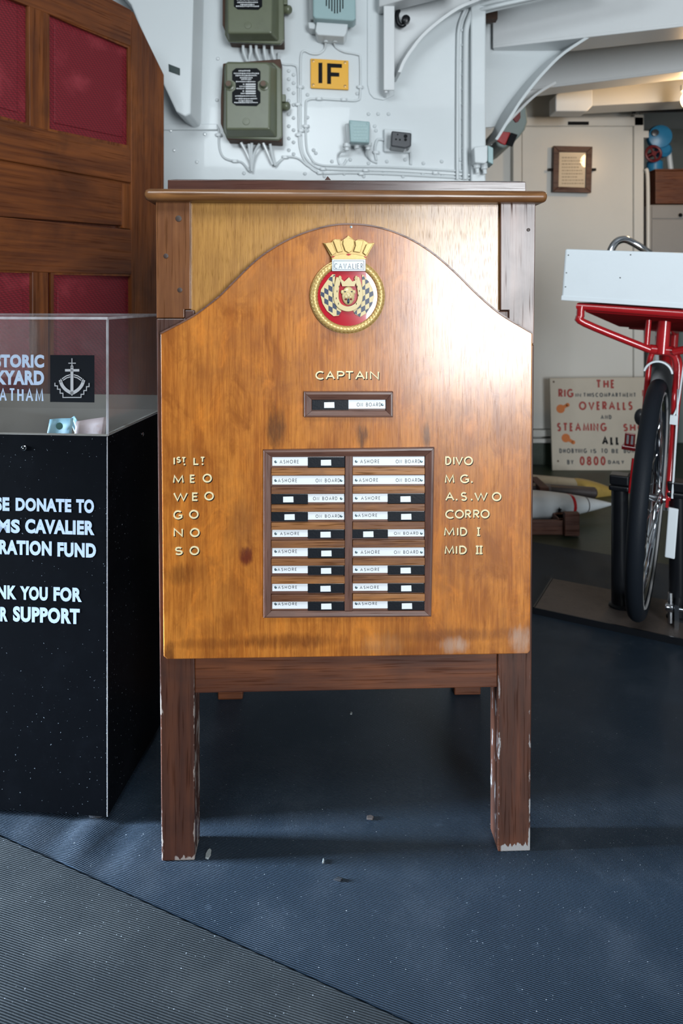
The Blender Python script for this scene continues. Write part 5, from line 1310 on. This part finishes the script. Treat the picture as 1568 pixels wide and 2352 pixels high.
# fork
for s_ in (-1, 1):
    w_ = .052 if s_ > 0 else .036; pts = smooth_path([(s_*w_, -.002, RW), (s_*w_, .02, RW+.10), (s_*w_*.98, .045, RW+.26), (s_*w_*.92, .055, .785), (s_*.02, .056, .822)], 6)
    obj('fork_blade', MB().tube(pts, [(.008 if s_ > 0 else .006)+(.006 if s_ > 0 else .003)*min(1,i/14) for i in range(len(pts))], 12).box(s_*w_-.004, s_*w_+.004, -.012, .012, RW-.02, RW+.01), MAT['red_paint'], bk, smooth=True, local=True)
obj('head_tube', MB().tube([(0,.056,.812),(0,.062,.95)], .020, 16).tube([(-.035,.056,.822),(.035,.056,.822)], .016, 12), MAT['red_paint'], bk, smooth=True, local=True)
obj('steerer', MB().tube([(-.045,.05,.825),(-.045,.055,.93)], .009, 10), MAT['red_paint'], bk, smooth=True, local=True)
# mudguard: a strip curved across its width
vs = []; fs = []; nt2, nw = 26, 8
for i in range(nt2+1):
    t = radians(-4+114*i/nt2)
    for j in range(nw+1):
        a_ = radians(-78+156*j/nw); r_ = RW+.016+.042*cos(a_); x = .040*sin(a_)
        vs.append((x, r_*sin(t), RW+r_*cos(t)))
for i in range(nt2):
    for j in range(nw): q_ = i*(nw+1)+j; fs.append((q_,q_+1,q_+nw+2,q_+nw+1))
mg = obj('mudguard', MB().add(vs, fs), paint('silver_mudguard_paint', (.36,.37,.38), .4, wear=.1), bk, smooth=True, local=True)
so = mg.modifiers.new('thick', 'SOLIDIFY'); so.thickness = .002
t = radians(-4); obj('lip_wire', MB().tube([(.040*sin(radians(-78+156*j/12)), (RW+.016+.042*cos(radians(-78+156*j/12)))*sin(t), RW+(RW+.016+.042*cos(radians(-78+156*j/12)))*cos(t)) for j in range(13)], .0032, 8), MAT['white_box'], mg, smooth=True, local=True)
obj('stay', MB().tube([(.040,.0,RW),(.040,.20,RW+.30)], .003, 6).tube([(.064,-.008,RW+.01),(.060,.02,RW+.22),(.056,.035,RW+.34)], .0032, 6), MAT['white_box'], bk, local=True)
obj('white_flap', MB().box(.056,.084,-.006,.004,RW-.175,RW-.02), MAT['white_box'], bk, bevel=.003, local=True)
# carrier and box
ZB = .964
obj('carrier_frame', MB().tube([(-.245,-.035,ZB-.02),(.27,-.035,ZB-.02),(.27,.34,ZB-.02),(-.245,.34,ZB-.02)], .0125, 12, closed=True), MAT['red_paint'], bk, smooth=True, local=True)
obj('carrier_plate', MB().hexa([(-.225,-.03,ZB-.036),(.26,-.03,ZB-.036),(.26,-.03,ZB-.031),(-.225,-.03,ZB-.031),(-.16,.28,ZB-.088),(.26,.28,ZB-.088),(.26,.28,ZB-.083),(-.16,.28,ZB-.083)]), MAT['red_matt'], bk, bevel=.001, local=True)
obj('number_plate', MB().box(-.13,-.03,.30,.306,ZB-.095,ZB-.062), MAT['dark_red'], bk, bevel=.002, local=True)
m = MB()
for k, x in enumerate((-.115,-.092,-.07,-.052)): m.box(x, x+(.016 if k != 2 else .006), .297,.2995, ZB-.088, ZB-.070)
obj('plate_marks', m, MAT['lettering_white'], bk, local=True)
for s_ in (-1, 1):
    obj('strut', MB().tube(smooth_path([(s_*.238,-.034,ZB-.018),(s_*.238,-.034,ZB-.05),(s_*.225,-.03,ZB-.072),(s_*.035,.04,.822)],5), .0125, 12), MAT['red_paint'], bk, smooth=True, local=True)
cbx = obj('carrier_box', MB().box(-.297,.297,-.055,.36,ZB,ZB+.162), MAT['white_box'], bk, bevel=.006, local=True)
obj('base_strip', MB().box(-.298,.298,-.0565,.361,ZB-.004,ZB+.012), MAT['white_box'], cbx, bevel=.002, local=True)
for x, z in ((-.285,ZB+.142),(-.287,ZB+.085),(-.287,ZB+.04),(-.125,ZB+.078),(-.10,ZB+.150)):
    obj('nail', MB().lathe([(.0022,0),(.0022,.0006)], (x,-.055,z), (0,-1,0), 8), MAT['lettering_dark'], cbx, local=True)
def blocal(px, py, d): return FRAME[bk.name].inverted() @ Vector(W(px,py,d))
hb = smooth_path([blocal(1398,592,2.62),blocal(1404,572,2.62),blocal(1415,556,2.62),blocal(1432,550,2.62),blocal(1452,557,2.62),blocal(1490,582,2.62),blocal(1560,640,2.66)], 6)
obj('handlebar', MB().tube(hb, .014, 12), MAT['chrome'], bk, smooth=True, local=True)
obj('frame_tube', MB().tube([(0,.062,.93),(0,.60,.86)], .016, 12).tube([(0,.066,.885),(0,.62,.45)], .018, 12).tube([(0,.60,.90),(0,.62,.34)], .016, 12), MAT['red_paint'], bk, smooth=True, local=True)
pc = blocal(1448,1012,2.74)
obj('pedal', MB().box(pc.x-.030,pc.x+.036,pc.y-.02,pc.y+.05,pc.z-.036,pc.z-.020).box(pc.x-.022,pc.x+.016,pc.y-.012,pc.y+.0,pc.z-.020,pc.z+.030), MAT['red_paint'], bk, bevel=.003, local=True)
obj('reflector', MB().box(pc.x-.014,pc.x-.006,pc.y-.0135,pc.y-.012,pc.z-.012,pc.z+.022).box(pc.x+.002,pc.x+.010,pc.y-.0135,pc.y-.012,pc.z-.012,pc.z+.022), MAT['lettering_white'], bk, local=True)
pl2 = blocal(1471,958,2.70)
obj('crank', MB().tube([(pc.x+.03,pc.y,pc.z-.02),(-.05,.62,.36)], .009, 8), MAT['steel'], bk, local=True)
obj('horn', MB().ball(tuple(pl2), .024, .024, .034).tube([tuple(pl2), (0,.45,.60)], .007, 8), MAT['bakelite'], bk, smooth=True, local=True)
obj('brake_cable', MB().tube(smooth_path([(.05,.03,.96),(.075,.02,.86),(.066,.015,.78),(.058,.03,.66),(.046,.02,.62)],5), .0028, 6).box(.040,.062,.014,.034,.60,.628), MAT['white_box'], bk, smooth=True, local=True)
obj('stand_rod', MB().tube([(-.055,0,RW),(-.052,.004,RW+.11)], .007, 8), MAT['red_paint'], bk, local=True)

# ------------------------------------------------------------------ flakes of paint on the mat
def flake(label, px, py, pts, sc, mat='flake'):
    c0 = WF(px, py); m = MB()
    m.slab([(c0[0]+x*sc, c0[1]+y*sc) for x, y in pts], .0006, .0036)
    tag(obj('paint_flake', m, MAT[mat], bevel=.0006), label, 'paint flake', 'paint flakes on the mat')
flake('largest grey paint flake lying right of the cabinet left foot', 478, 1964, [(-.4,-1.1),(.3,-1.3),(.6,-.3),(.5,.9),(.1,1.4),(-.3,.9),(-.5,0)], .0085)
flake('small pointed paint flake on the mat below the middle of the cabinet', 742, 1980, [(-.3,-1),(.3,-.8),(.4,.2),(.1,1.2),(-.2,.5)], .005)
flake('tiny white paint flake behind the cabinet legs near the centre', 806, 1640, [(-.5,-.8),(.4,-.9),(.6,.4),(-.1,1)], .005)
flake('flat brownish paint flake on the mat under the cabinet centre', 850, 1880, [(-1,-.6),(.6,-.8),(1,.2),(.2,.8),(-.9,.5)], .007, 'flake_brown')
flake('dark curled flake on the mat in front of the cabinet', 776, 2022, [(-1,-.2),(.6,-.5),(1.1,.1),(0,.5)], .008, 'flake_dark')
